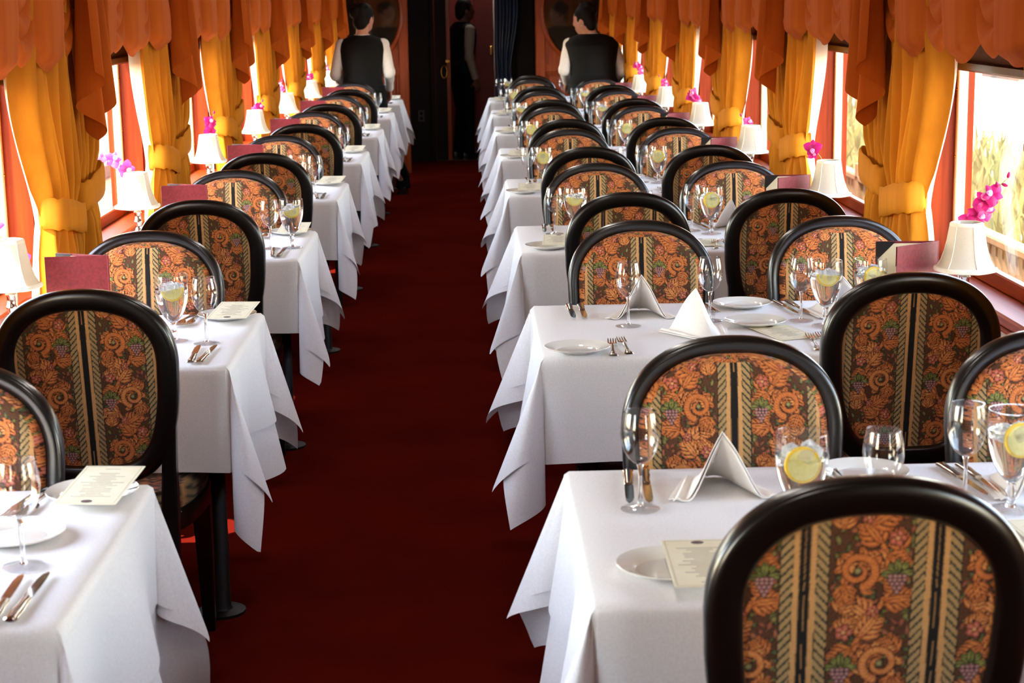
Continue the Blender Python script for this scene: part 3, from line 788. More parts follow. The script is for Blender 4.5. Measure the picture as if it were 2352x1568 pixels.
# ------------------------------------------------------------------ tables and their linen
def cloth_mesh(name, x0, x1, wall, aisle, front, back, seed, lift, grow):
    """linen laid on a tabletop: flat top, three hanging sides, and at both aisle corners the cone a square cloth makes there"""
    rg = random.Random(seed); s = -1. if wall > 0 else 1.            # s points to the aisle
    xe = x0 if wall > 0 else x1; xw = x1 if wall > 0 else x0
    E = xe + s * grow; F0, F1 = -.375 - grow, .375 + grow; Z = TZ + lift; R = .010
    al = math.asin(.25); NS = 18
    ph = [rg.uniform(0, 6.28) for _ in range(8)]
    a0, a1 = aisle
    def hang(d, out):                                   # rounded edge then fall; returns (outward, drop)
        q = d / R
        if q < PI / 2: return (R * math.sin(q) - R) + out * 0, R * (1 - math.cos(q))
        f = d - R * PI / 2; return out, R + f
    vs = {}; V = []; Fc = []
    def add(p):
        k = (round(p[0], 5), round(p[1], 5), round(p[2], 5))
        if k not in vs: vs[k] = len(V); V.append(p)
        return vs[k]
    def patch(G):
        I = [[add(p) for p in r] for r in G]
        for i in range(len(I) - 1):
            for j in range(len(I[0]) - 1):
                f = [I[i][j], I[i][j + 1], I[i + 1][j + 1], I[i + 1][j]]; g = []
                for q in f:
                    if q not in g: g.append(q)
                if len(g) > 2: Fc.append(tuple(g))
    # top
    def wob(x, y): return .0012 * math.sin(x * 9 + ph[0]) * math.sin(y * 11 + ph[1])
    ny, nx = 30, 22
    ys = [F0 + R + (F1 - F0 - 2 * R) * j / ny for j in range(ny + 1)]
    xs = [xw + (E - s * R - xw) * i / nx for i in range(nx + 1)]
    patch([[(x, y, Z + (wob(x, y) if 0 < i < nx and 0 < j < ny else 0)) for j, y in enumerate(ys)] for i, x in enumerate(xs)])
    # aisle side
    fl = rg.uniform(.05, .11)
    def side_out(t, d, k, n):
        e = math.sin(PI * t) ** .5 if 0 < t < 1 else 0
        return max(0, d - R) * e * (fl + (.10 + .05 * math.sin(ph[2 + k])) * math.sin(2 * PI * n * t + ph[3 + k]))
    G = []
    for i in range(NS + 1):
        row = []
        for j, y in enumerate(ys):
            t = j / ny; d = (a0 + (a1 - a0) * t) * i / NS; o, dr = hang(d, 0)
            row.append((E + s * (o + max(0, side_out(t, d, 0, 1.6))), y, Z - dr))
        G.append(row)
    patch(G)
    for sg, FE, hg, kk in ((-1, F0, front, 1), (1, F1, back, 2)):
        G = []
        for i in range(NS + 1):
            row = []
            for j, x in enumerate(xs):
                t = j / nx; d = (hg[0] + (hg[1] - hg[0]) * t) * i / NS; o, dr = hang(d, 0)
                row.append((x, FE + sg * (o + .35 * max(0, side_out(t, d, kk, 2.2))), Z - dr))
            G.append(row)
        patch(G)
        # corner cone
        psi = math.radians(rg.uniform(8, 34)); am = a0 if sg < 0 else a1; bm_ = hg[1]
        e = Vector((s * math.cos(psi), sg * math.sin(psi), 0)); ax = e * math.sin(al) + Vector((0, 0, -math.cos(al)))
        p = e * math.cos(al) + Vector((0, 0, math.sin(al))); q = Vector((-s * math.sin(psi), sg * math.cos(psi), 0))
        C0 = Vector((E - s * R, FE - sg * R, Z)); NP = 44; G = []
        w1 = rg.uniform(.0, .12); w2 = rg.uniform(-.10, .10)
        for i in range(NS + 1):
            row = []
            for j in range(NP + 1):
                f = j / NP; phi = f * PI / 2
                rm = min(am / max(1e-6, math.cos(phi)), bm_ / max(1e-6, math.sin(phi))); d = rm * i / NS
                th = PI + 2 * PI * f + w2 * math.sin(2 * PI * f)
                dirv = ax * math.cos(al) + p * (math.sin(al) * math.cos(th) * (1 + 0)) + q * (math.sin(al) * 1.0 * math.sin(th) * -1)
                dirv = dirv + e * (w1 * math.sin(PI * f) ** 2 * .5) + q * (.05 * math.sin(4 * PI * f) * math.sin(ph[4] + kk))
                dirv.x *= (.70 if wall > 0 else .50); dirv.y *= (.80 if wall > 0 else .62); dirv.normalize()
                # the two seams start on the rounded table edges, the middle on the corner itself
                o, dr = hang(d, 0)
                vx = s * (o + R) * math.cos(phi) ** 2; vy = sg * (o + R) * math.sin(phi) ** 2
                base = C0 + Vector((vx, vy, 0)); fall = dirv * dr / max(.2, -dirv.z) * (-dirv.z if True else 1)
                fall = dirv * dr
                row.append(tuple(base + fall))
            G.append(row)
        patch(G)
    me = bpy.data.meshes.new(name); me.from_pydata(V, [], Fc)
    bm = bmesh.new(); bm.from_mesh(me); bmesh.ops.remove_doubles(bm, verts=bm.verts, dist=.0004)
    bmesh.ops.recalc_face_normals(bm, faces=bm.faces)
    if sum(f.normal.z * f.calc_area() for f in bm.faces) < 0: bmesh.ops.reverse_faces(bm, faces=bm.faces)
    bm.to_mesh(me); bm.free(); me.polygons.foreach_set('use_smooth', [True] * len(me.polygons)); me.update()
    return me
top = {'R': MB().box(R_X0 + .006, R_X1 - .002, -.369, .369, TZ - .03, TZ - .004, .006).mesh('tabletop'), 'L': MB().box(L_X0 + .002, L_X1 - .006, -.369, .369, TZ - .03, TZ - .004, .006).mesh('tabletop')}
post = sm(MB().lathe([(.0, 0), (.065, 0), (.065, .008), (.03, .012), (.026, .02), (.026, .70), (.05, .715), (.05, .72), (0, .72)], 16), 'pedestal_leg')
rt_ = random.Random(4)
for i in range(8):
    for sd, C, side, lx in (('R', R_C, 'right', .30), ('L', L_C, 'left', -.70)):
        t = thing('dining_table', 'black pedestal dining table under cloth, %s %s-hand table' % (ORD[i], side), 'table', (0, C[i], 0), 0, 'dining tables')
        obj('tabletop', top[sd], 'black_wood', t); obj('leg', post, 'black_metal', t, (lx, 0, 0))
        x0, x1, wl = (R_X0, R_X1, 1) if sd == 'R' else (L_X0, L_X1, -1)
        u = rt_.uniform
        un = cloth_mesh('tablecloth', x0, x1, wl, (u(.36, .42), u(.36, .42)), (.21, .22), (.21, .22), 40 + i * 2 + (sd == 'R'), 0., 0.)
        ov = cloth_mesh('table_overlay', x0, x1, wl, (u(.22, .30), u(.20, .30)), (.24, u(.24, .28)), (.24, u(.24, .28)), 40 + i * 2 + (sd == 'R'), .004, .006)
        for nm, me, lb in (('tablecloth', un, 'long white under-cloth hanging to the aisle, %s %s-hand table'), ('table_overlay', ov, 'white linen top cloth laid over the %s %s-hand table')):
            o = obj(nm, me, 'cloth'); o.location = (0, C[i], 0)
            tag(o, lb % (ORD[i], side), 'tablecloth', 'white tablecloths')

# ------------------------------------------------------------------ tableware
CZ = TZ + .006                                          # top of the linen
def lath(name, prof, seg=28, caps=True): return sm(MB().lathe(prof, seg, caps=caps), name, math.radians(50))
G_WINE = (lath('bowl', [(.0045, .079), (.012, .083), (.021, .091), (.028, .103), (.0325, .118), (.034, .132), (.0328, .148), (.0300, .162), (.0280, .172)], caps=False),
          lath('stem', [(.006, .006), (.0042, .012), (.0036, .03), (.0036, .066), (.0045, .074), (.006, .0795), (0, .080)], 14),
          lath('foot', [(0, 0), (.033, 0), (.034, .0012), (.033, .0022), (.014, .0042), (.006, .0075), (0, .0078)], 28),
          lath('rim', [(.0275, .1715), (.0285, .1715), (.0285, .1728), (.0275, .1728), (.0275, .1715)], 28, False))
G_GOB = (lath('bowl', [(.006, .050), (.014, .054), (.024, .066), (.032, .082), (.0385, .102), (.0425, .122), (.0438, .142), (.0430, .160), (.0415, .174)], caps=False),
         lath('stem', [(.010, .006), (.007, .014), (.0062, .026), (.0095, .034), (.0062, .042), (.0085, .050), (0, .051)], 14),
         lath('foot', [(0, 0), (.036, 0), (.037, .0014), (.036, .0026), (.016, .0052), (.010, .0085), (0, .009)], 28),
         lath('rim', [(.0410, .1735), (.0420, .1735), (.0420, .1748), (.0410, .1748), (.0410, .1735)], 28, False))
G_WATER = lath('water', [(0, .0535), (.0125, .0545), (.0228, .0665), (.0308, .0825), (.0372, .1025), (.0411, .1225), (.0422, .138), (0, .1385)], 28)
cube = MB().box(-.012, .012, -.012, .012, -.011, .011, .003).mesh('ice_cube')
PLATE = sm(MB().lathe([(0, .0025), (.052, .0025), (.054, .004), (.060, .0085), (.079, .0135), (.0815, .0148), (.0822, .0138), (.078, .0105), (.058, .0048), (.048, .0), (0, .0)], 48), 'bread_plate', math.radians(35))
def lemon_mesh(half):
    a1 = PI if half else 2 * PI; n = 24
    fl = MB(); pts = [(0, 0)] + [(.0255 * math.cos(a1 * k / n), .0255 * math.sin(a1 * k / n)) for k in range(n + (1 if half else 0))]
    if not half: pts = pts[1:]
    fl.rings([[(x, -.0028, z) for x, z in pts], [(x, .0028, z) for x, z in pts]])
    ri = MB(); m_ = n + 1
    R = [[(r * math.cos(a1 * k / n), y, r * math.sin(a1 * k / n)) for r, y in ((.0250, -.0031), (.0292, -.0031), (.0292, .0031), (.0250, .0031))] for k in range(m_ if half else n)]
    ri.rings(R, loop=not half)
    return fl.mesh('lemon_flesh'), ri.mesh('rind')
LEM = {h: lemon_mesh(h) for h in (True, False)}
def fork_mesh():
    h = MB()
    R = []
    for y, w, z, th in ((-.098, .0095, .0030, .0022), (-.094, .0120, .0030, .0024), (-.08, .0100, .0034, .0024), (-.05, .0048, .0050, .0022), (-.02, .0038, .0070, .0020), (.01, .0036, .0085, .0018), (.022, .0060, .0085, .0015), (.032, .0115, .0070, .0012), (.046, .0122, .0050, .0011), (.050, .0120, .0048, .001)):
        R.append([(-w, y, z - th * .5), (-w * .6, y, z + th), (w * .6, y, z + th), (w, y, z - th * .5), (w * .6, y, z - th), (-w * .6, y, z - th)])
    h.rings(R); tn = MB()
    for k in range(4):
        x = -.0096 + k * .0064
        tn.rings([[(x - w, y, z - .0008), (x + w, y, z - .0008), (x + w, y, z + .0008), (x - w, y, z + .0008)] for y, w, z in ((.049, .0021, .0048), (.07, .0017, .0046), (.088, .0014, .0058), (.098, .0006, .0075))])
    return sm(h, 'handle'), tn.mesh('tines')
def knife_mesh():
    h = MB(); R = []
    for y, w, th in ((-.108, .0075, .003), (-.104, .0105, .0045), (-.095, .0085, .0045), (-.07, .0095, .005), (-.04, .0075, .0045), (-.018, .0085, .0045), (-.012, .0070, .004)):
        R.append([(w * math.cos(2 * PI * k / 10), y, .0055 + th * math.sin(2 * PI * k / 10)) for k in range(10)])
    h.rings(R); b = MB()
    b.rings([[(x0, y, .0050), (x1, y, .0058), (x1, y, .0066), (x0, y, .0058)] for y, x0, x1 in ((-.012, -.0065, .0060), (-.004, -.0085, .0070), (.03, -.0090, .0070), (.075, -.0088, .0062), (.098, -.0060, .0045), (.108, -.001, .001))])
    return sm(h, 'handle'), b.mesh('blade')
FORK, KNIFE = fork_mesh(), knife_mesh()
def napkin_mesh():
    """pyramid-folded linen: a ridge that runs back and down from the peak, two wings that curl out at the foot"""
    m = MB()
    for sg in (-1, 1):
        for lay in (0, 1):
            G = []; N1, N2 = 16, 14; sc = 1 - .07 * lay
            for i in range(N1 + 1):
                t = i / N1                                       # along the ridge, peak to tail
                rp = Vector((0, -.035 + .125 * t - .0 * lay, (.112 * (1 - t) ** 1.15 + .002) * sc)); row = []
                fp = Vector((sg * (.098 - .055 * t) * sc, -.052 + .145 * t, .0015 + .004 * lay))
                for j in range(N2 + 1):
                    q = j / N2; p_ = rp.lerp(fp, q)
                    p_.z += -.030 * math.sin(PI * q) * (1 - t) + .012 * math.sin(2 * PI * q) * (1 - t)
                    p_.y += -.016 * math.sin(PI * q) * (1 - t) ** 2 - .010 * lay * q
                    if q > .85: p_.z += .010 * (q - .85) / .15 * (1 - t) * (1 - 2 * (q > .97))
                    p_.z = max(p_.z, .0012); row.append(tuple(p_))
                G.append(row)
            m.grid(G)
    me = m.mesh('napkin'); bm = bmesh.new(); bm.from_mesh(me); bmesh.ops.remove_doubles(bm, verts=bm.verts, dist=.0003)
    bmesh.ops.solidify(bm, geom=bm.faces[:], thickness=-.0018); bm.to_mesh(me); bm.free()
    me.polygons.foreach_set('use_smooth', [True] * len(me.polygons)); me.set_sharp_from_angle(angle=math.radians(55)); return me
NAP = napkin_mesh()
CARD = MB().box(-.055, .055, -.095, .095, -.0006, .0006).mesh('menu_card')
pr = MB(); rp_ = random.Random(8)
for k in range(19):
    y = .078 - k * .0076; w = rp_.uniform(.016, .040) if k % 4 else .014
    if k in (1, 2): continue
    pr.box(-w, w, y - .0007, y + .0007, .0006, .0009)
PRINT = pr.mesh('printed_lines')
CREST = MB().rings([[(.010 * math.cos(2 * PI * k / 18), -.082 + .0065 * math.sin(2 * PI * k / 18), z) for k in range(18)] for z in (.0006, .001)]).mesh('crest')
pr2 = MB().box(-.050, .050, -.0905, -.090, .0006, .0008).box(-.050, .050, .090, .0905, .0006, .0008).box(-.0505, -.050, -.0905, .0905, .0006, .0008).box(.050, .0505, -.0905, .0905, .0006, .0008).mesh('border_line')

def wine(x, y, lb, r=0.):
    t = thing('wine_glass', lb, 'wine glass', (x, y, CZ), r, 'wine glasses')
    obj('bowl', G_WINE[0], 'glass_thin', t); obj('stem', G_WINE[1], 'glass_solid', t); obj('foot', G_WINE[2], 'glass_thin', t); obj('rim', G_WINE[3], 'glass_solid', t)
rl = random.Random(17)
def goblet(x, y, lb, lb2, full=True, half=False, la=None):
    t = thing('water_goblet', lb, 'goblet', (x, y, CZ), rl.uniform(0, 6), 'water goblets')
    obj('bowl', G_GOB[0], 'glass_thin', t); obj('stem', G_GOB[1], 'glass_solid', t); obj('foot', G_GOB[2], 'glass_thin', t); obj('rim', G_GOB[3], 'glass_solid', t)
    if not full: return
    w = obj('water', G_WATER, 'water', t)
    for k in range(5):
        a = k * 1.26 + rl.uniform(0, .5); r = .020
        obj('ice_cube', cube, 'ice', w, (r * math.cos(a), r * math.sin(a), .1385 + rl.uniform(-.004, .006)), (rl.uniform(-.5, .5), rl.uniform(-.5, .5), a))
    l = thing('lemon_slice', lb2, 'lemon slice', (x + rl.uniform(-.006, .006), y - .026, CZ + .128), la if la is not None else rl.uniform(-.35, .35), 'lemon slices')
    if half: l.rotation_euler = (.1, PI + rl.uniform(-.3, .3), l.rotation_euler[2]); l.location.z += .012
    else: l.rotation_euler = (rl.uniform(-.2, .1), 0, l.rotation_euler[2])
    fl, ri = LEM[half]; obj('flesh', fl, 'lemon_flesh', l); obj('rind', ri, 'lemon_rind', l)
def plate(x, y, lb): tag(obj('bread_plate', PLATE, 'china', None, (x, y, CZ)), lb, 'plate', 'bread plates')
def fork(x, y, rz, lb):
    t = thing('fork', lb, 'fork', (x, y, CZ), rz, 'forks'); obj('handle', FORK[0], 'silver', t); obj('tines', FORK[1], 'silver', t)
def knife(x, y, rz, lb):
    t = thing('knife', lb, 'knife', (x, y, CZ), rz, 'knives'); obj('handle', KNIFE[0], 'silver', t); obj('blade', KNIFE[1], 'silver', t)
def napkin(x, y, rz, lb, sc=1.):
    o = tag(obj('napkin', NAP, 'napkin', None, (x, y, CZ), (0, 0, rz)), lb, 'napkin', 'folded napkins'); o.scale = (sc, sc, sc)
def card(x, y, rz, lb, tilt=.055, z=.020, roll=0.):
    t = thing('menu_card', lb, 'menu card', (x, y, CZ + z), 0, 'printed menu cards'); t.rotation_euler = (tilt, roll, rz)
    obj('card', CARD, 'card', t); obj('printed_lines', PRINT, 'print', t)['kind'] = 'stuff'; obj('crest', CREST, 'crest', t); obj('border_line', pr2, 'print', t)

def W(what, i, side, seat=None):
    return '%s%s, %s %s-hand table' % (what, (', ' + seat) if seat else '', ORD[i], side)
NEAR_A, FAR_A, NEAR_W, FAR_W = 'near aisle setting', 'far aisle setting', 'near window setting', 'far window setting'
ru = random.Random(31); J = lambda a=.012: ru.uniform(-a, a)
for i in range(8):
    c = R_C[i]
    # far side, aisle seat (faces the camera: knives towards the aisle, forks and plate to its left)
    if i < 6:
        knife(.268, c + .235, PI + J(.08), W('outer silver knife', i, 'right', FAR_A)); knife(.300, c + .235, PI + J(.08), W('inner silver knife', i, 'right', FAR_A))
    if i == 1: wine(.408, c + .016, W('empty wine glass', i, 'right', FAR_A))
    else:
        wine((.278, 0, .302, .262, .268, .262, .255, .25)[i] + J(.004), c + .108, W('empty wine glass', i, 'right', FAR_A))
        goblet((.520, 0, .378, .335, .345, .340, .33, .33)[i], c + (.075 if i else -.07), W('iced lemon water goblet', i, 'right', FAR_A), W('lemon slice in the goblet', i, 'right', FAR_A), half=(i in (2, 5, 7)))
    if i < 5: napkin((.425, .457, .50, .44, .45)[i], c + (.215, .180, .2, .17, .2)[i], J(.2), W('folded white napkin', i, 'right', FAR_A), (1., 1.02, .9, .95, .9)[i])
    if i < 4:
        fork(.655, c + .255, PI + .05 + J(.05), W('outer silver fork', i, 'right', FAR_A)); fork(.628, c + .245, PI + J(.05), W('inner silver fork', i, 'right', FAR_A))
        plate(.752 if i else .70, c + .285, W('white bread plate', i, 'right', FAR_A))
    # near side, aisle seat (faces away from the camera)
    plate((.290, .253, .262, .232, .236, .236, .236, .236)[i] + .0, c + (-.225, -.308, -.265, -.270, -.27, -.27, -.27, -.27)[i], W('white bread plate', i, 'right', NEAR_A))
    if i != 1: card((.338, 0, .300, .262, .262, .262, .262, .262)[i], c + (-.262, 0, -.225, -.235, -.235, -.235, -.235, -.235)[i], (.10 if i == 0 else PI + J(.1)) if i else PI, W('cream printed menu card', i, 'right', NEAR_A), tilt=-.06, z=.024)
    if i in (1, 2, 3, 4):
        fork(.342, c - .285, J(.06), W('outer silver fork', i, 'right', NEAR_A)); fork(.374, c - .265, -.02 + J(.06), W('inner silver fork', i, 'right', NEAR_A))
    if i == 1: napkin(.585, c - .10, PI + .25, W('folded white napkin', i, 'right', NEAR_A), .98)
    wine((.655, .633, .62, .62, .62, .62, .62, .62)[i], c + (-.055, .070, -.06, -.06, -.06, -.06, -.06, -.06)[i], W('empty wine glass', i, 'right', NEAR_A))
    # window seats
    wine((.838, .875, .815, .80, .80, .80, .80, .80)[i], c + (.115, .045, .125, .10, .10, .10, .10, .10)[i], W('empty wine glass', i, 'right', FAR_W))
    goblet((.900, .925, .875, .872, .875, .875, .875, .875)[i], c + (.055, -.035, .03, .05, .05, .05, .05, .05)[i], W('iced lemon water goblet', i, 'right', FAR_W), W('lemon slice in the goblet', i, 'right', FAR_W), half=(i in (1, 5, 6)))
    if i < 4: napkin((.965, .985, .985, .98)[i], c + (.19, .16, .20, .2)[i], (.3, .5, -.5, .2)[i], W('folded white napkin', i, 'right', FAR_W), .95)
    if i < 4: knife(.868 + .0 * i, c + .235, PI + .12, W('outer silver knife', i, 'right', FAR_W)); knife(.900, c + .23, PI + .1, W('inner silver knife', i, 'right', FAR_W))
    if i == 1: plate(.746, c + .006, W('white bread plate', i, 'right', NEAR_W))
    if i < 4:
        fork(.850, c - .265, -.06 + J(.04), W('outer silver fork', i, 'right', NEAR_W)); fork(.882, c - .25, J(.04), W('inner silver fork', i, 'right', NEAR_W))
    if i in (0, 1, 2): card((.93, .80, .815)[i], c + (-.10, -.12, -.20)[i], PI + (.05, .3, .02)[i], W('cream printed menu card', i, 'right', NEAR_W), tilt=0., z=.0012)
    if i in (1, 3): goblet((0, 1.045, 0, .66)[i], c - .02, W('iced lemon water goblet', i, 'right', NEAR_W), W('lemon slice in the goblet', i, 'right', NEAR_W))
    # left of the aisle: one seat each side
    c = L_C[i]
    knife(-.700, c - (.265 if i == 0 else .235), .06 + J(.05), W('inner silver knife', i, 'left', 'near setting')); knife(-.668, c - (.258 if i == 0 else .235), -.05 + J(.05), W('outer silver knife', i, 'left', 'near setting'))
    wine((-.715, -.693, -.721, -.715, -.705, -.70, -.70, -.70)[i], c + (-.105, -.08, -.116, -.11, -.11, -.11, -.10, -.10)[i], W('empty wine glass', i, 'left', 'near setting'))
    if i: goblet((0, -.783, -.645, -.80, -.81, -.81, -.80, -.80)[i], c + (0, -.04, -.105, -.05, -.05, -.05, -.05, -.05)[i], W('lemon water goblet', i, 'left', 'near setting'), W('lemon slice in the goblet', i, 'left', 'near setting'), half=(i in (1, 2, 4)), full=(i != 3))
    if i == 0: plate(-.765, c + .045, W('white bread plate', i, 'left', 'near setting'))
    plate(-.690, c + .292, W('white bread plate', i, 'left', 'far setting'))
    card(-.672 + J(.004), c + (.275 if i == 0 else .270), J(.07) - .05, W('cream printed menu card', i, 'left', 'far setting'), tilt=.07 if i else .09, z=.026)
    if i < 4:
        fork(-.775, c + .255, PI - .1, W('outer silver fork', i, 'left', 'far setting')); fork(-.800, c + .25, PI - .1, W('inner silver fork', i, 'left', 'far setting'))

# ------------------------------------------------------------------ lamps, orchids in bud vases, wine-list folders
def shade_mesh():
    n = 6; R = []; sub = 6
    prof = [(.041, .268), (.0425, .262), (.0455, .245), (.049, .222), (.055, .196), (.063, .172), (.073, .154), (.080, .148)]
    def ring(r, z, dz=0):
        P = []
        for k in range(n * sub):
            a = 2 * PI * k / (n * sub) + PI / 6; f = (k % sub) / sub; aa = (f - .5) * (2 * PI / n)
            rr = r * math.cos(PI / n) / math.cos(aa) * .55 + r * .45
            P.append((rr * math.cos(a), rr * math.sin(a), z))
        return P
    out = MB().rings([ring(r, z) for r, z in prof], cap0=False, cap1=False)
    me = sm(out, 'shade', math.radians(28)); solid(me, .0012)
    t1 = MB(); t1.rings([ring(r, z) for r, z in ((.0800, .142), (.0835, .145), (.0825, .152), (.079, .155))], cap0=False, cap1=False)
    t2 = MB(); t2.rings([ring(r, z) for r, z in ((.0415, .259), (.0445, .262), (.0435, .268), (.0405, .271))], cap0=False, cap1=False)
    rb = []
    for k in range(n):
        a = 2 * PI * k / n + PI / 6; rb.append(sm(MB().tube([(r * 1.012 * math.cos(a), r * 1.012 * math.sin(a), z) for r, z in prof], .0012, 6), 'seam'))
    return me, sm(t1, 'lower_trim'), sm(t2, 'upper_trim'), rb
SHADE, TR1, TR2, SEAM = shade_mesh()
LBASE = lath('base', [(0, 0), (.044, 0), (.045, .006), (.038, .012), (.020, .018), (.014, .024), (0, .025)], 24)
LCOL = lath('column', [(.012, .024), (.016, .030), (.012, .036), (.0105, .044), (.016, .050), (.0175, .056), (.012, .062), (.0115, .085), (.014, .090), (.014, .096), (.0115, .100), (.011, .122), (.014, .127), (.011, .132), (.008, .150), (.0, .150)], 20)
LSOC = lath('socket', [(.007, .148), (.010, .155), (.010, .185), (0, .186)], 14)
VASE = lath('bud_vase', [(0, 0), (.026, 0), (.026, .004), (.010, .012), (.008, .03), (.010, .08), (.013, .13), (.015, .15), (.013, .15), (.009, .09), (0, .02)], 18)
def petal(L, w, cup, n=6):
    G = []
    for i in range(n + 1):
        t = i / n; ww_ = w * math.sin(PI * min(1, .12 + t * .86)) ** .8; row = []
        for j in range(5):
            u = j / 2 - 1; row.append((u * ww_, L * t, cup * math.sin(PI * t * .8) * L - .25 * ww_ * u * u))
        G.append(row)
    return G
def flower_meshes():
    pet = [];
    for k, (a, L, w) in enumerate(((0, .021, .0075), (1.257, .024, .0115), (2.51, .021, .0070), (3.77, .021, .0070), (5.03, .024, .0115))):
        m = MB(); m.grid(petal(L, w, .18)); me = sm(m, 'petal', 3); me.transform(Matrix.Rotation(a, 4, 'Z')); pet.append(me)
    lip = MB(); lip.grid(petal(.014, .006, .55)); l = sm(lip, 'lip', 3); l.transform(Matrix.Translation((0, 0, .002)) @ Matrix.Rotation(PI, 4, 'Z'))
    return pet, l
PET, LIP = flower_meshes()
def bud_mesh():
    return sm(MB().lathe([(0, 0), (.0035, .003), (.005, .009), (.003, .016), (0, .019)], 8), 'bud')
BUD = bud_mesh()
def orchid(base, pts, flowers, buds, lb, pale=False):
    """pts: stem path (relative), flowers/buds: fractions along it with outward facing vectors"""
    t = thing('orchid_spray', lb, 'orchid', base, 0, 'orchid sprays')
    P = [Vector(p) for p in pts]; S = []
    for k in range(25):                                      # smooth the path
        f = k / 24 * (len(P) - 1); i = min(int(f), len(P) - 2); q = f - i
        p0, p1, p2, p3 = P[max(i - 1, 0)], P[i], P[i + 1], P[min(i + 2, len(P) - 1)]
        S.append(.5 * ((2 * p1) + (p2 - p0) * q + (2 * p0 - 5 * p1 + 4 * p2 - p3) * q * q + (3 * p1 - p0 - 3 * p2 + p3) * q ** 3))
    obj('stem', sm(MB().tube(S, [.0022 - .0013 * k / 24 for k in range(25)], 6), 'stem'), 'stem_green', t)
    at_ = lambda f: S[min(24, int(f * 24))]
    for k, (f, d, sc) in enumerate(flowers):
        p = at_(f) + Vector(d) * .016
        e = bpy.data.objects.new('flower', LIP); COL.objects.link(e); e.parent = t
        if not LIP.materials: LIP.materials.append(M['petal_lip'])
        e.location = p; e.rotation_euler = Vector(d).to_track_quat('Z', 'Y').to_euler(); e.rotation_euler.rotate_axis('Z', k * 1.1); e.scale = (sc * 1.25,) * 3
        for me in PET:
            o = bpy.data.objects.new('petal', me); COL.objects.link(o); o.parent = e
            if not me.materials: me.materials.append(M['petal'])
            if pale: o.material_slots[0].link = 'OBJECT'; o.material_slots[0].material = M['petal_pale']
    for f, d in buds:
        b = obj('bud', BUD, 'petal', t, tuple(at_(f)), Vector(d).to_track_quat('Z', 'Y').to_euler())
def folder_parts():
    fc = MB().box(-.082, .082, -.0022, 0, 0, .212, .001).mesh('cover'); pg = MB().box(-.076, .070, 0, .0012, .004, .206).mesh('page')
    co = MB(); co.rings([[(-.082, y, .211), (-.082, y, .158), (-.030, y, .211)] for y in (.0012, .0018)])
    return fc, pg, co.mesh('corner_pocket')
FC, PG, CO = folder_parts()
def folder(x, y, rz, op, lb, s):
    """a stiff menu folder standing open, hinge at the origin"""
    t = thing('wine_list_folder', lb, 'menu folder', (x, y, CZ), rz, 'burgundy menu folders')
    for k, a in ((0, op[0]), (1, op[1])):
        # first leaf faces the camera, second is the one behind it
        e = obj('cover', FC, 'burgundy', t); e.rotation_euler = (0, 0, a)
        off = Matrix.Rotation(a, 4, 'Z') @ Vector((-s * .082, 0, 0)); e.location = off
        p_ = obj('page', PG, 'card', e, (0, (.0002 if k == 0 else -.0034), 0)); c_ = obj('corner_pocket', CO, 'folder_black', e, (0, (.0002 if k == 0 else -.0056), 0))
    obj('spine', sm(MB().lathe([(0, 0), (.003, 0), (.003, .212), (0, .212)], 8), 'spine'), 'burgundy', t, (0, 0, 0))
ro = random.Random(77)
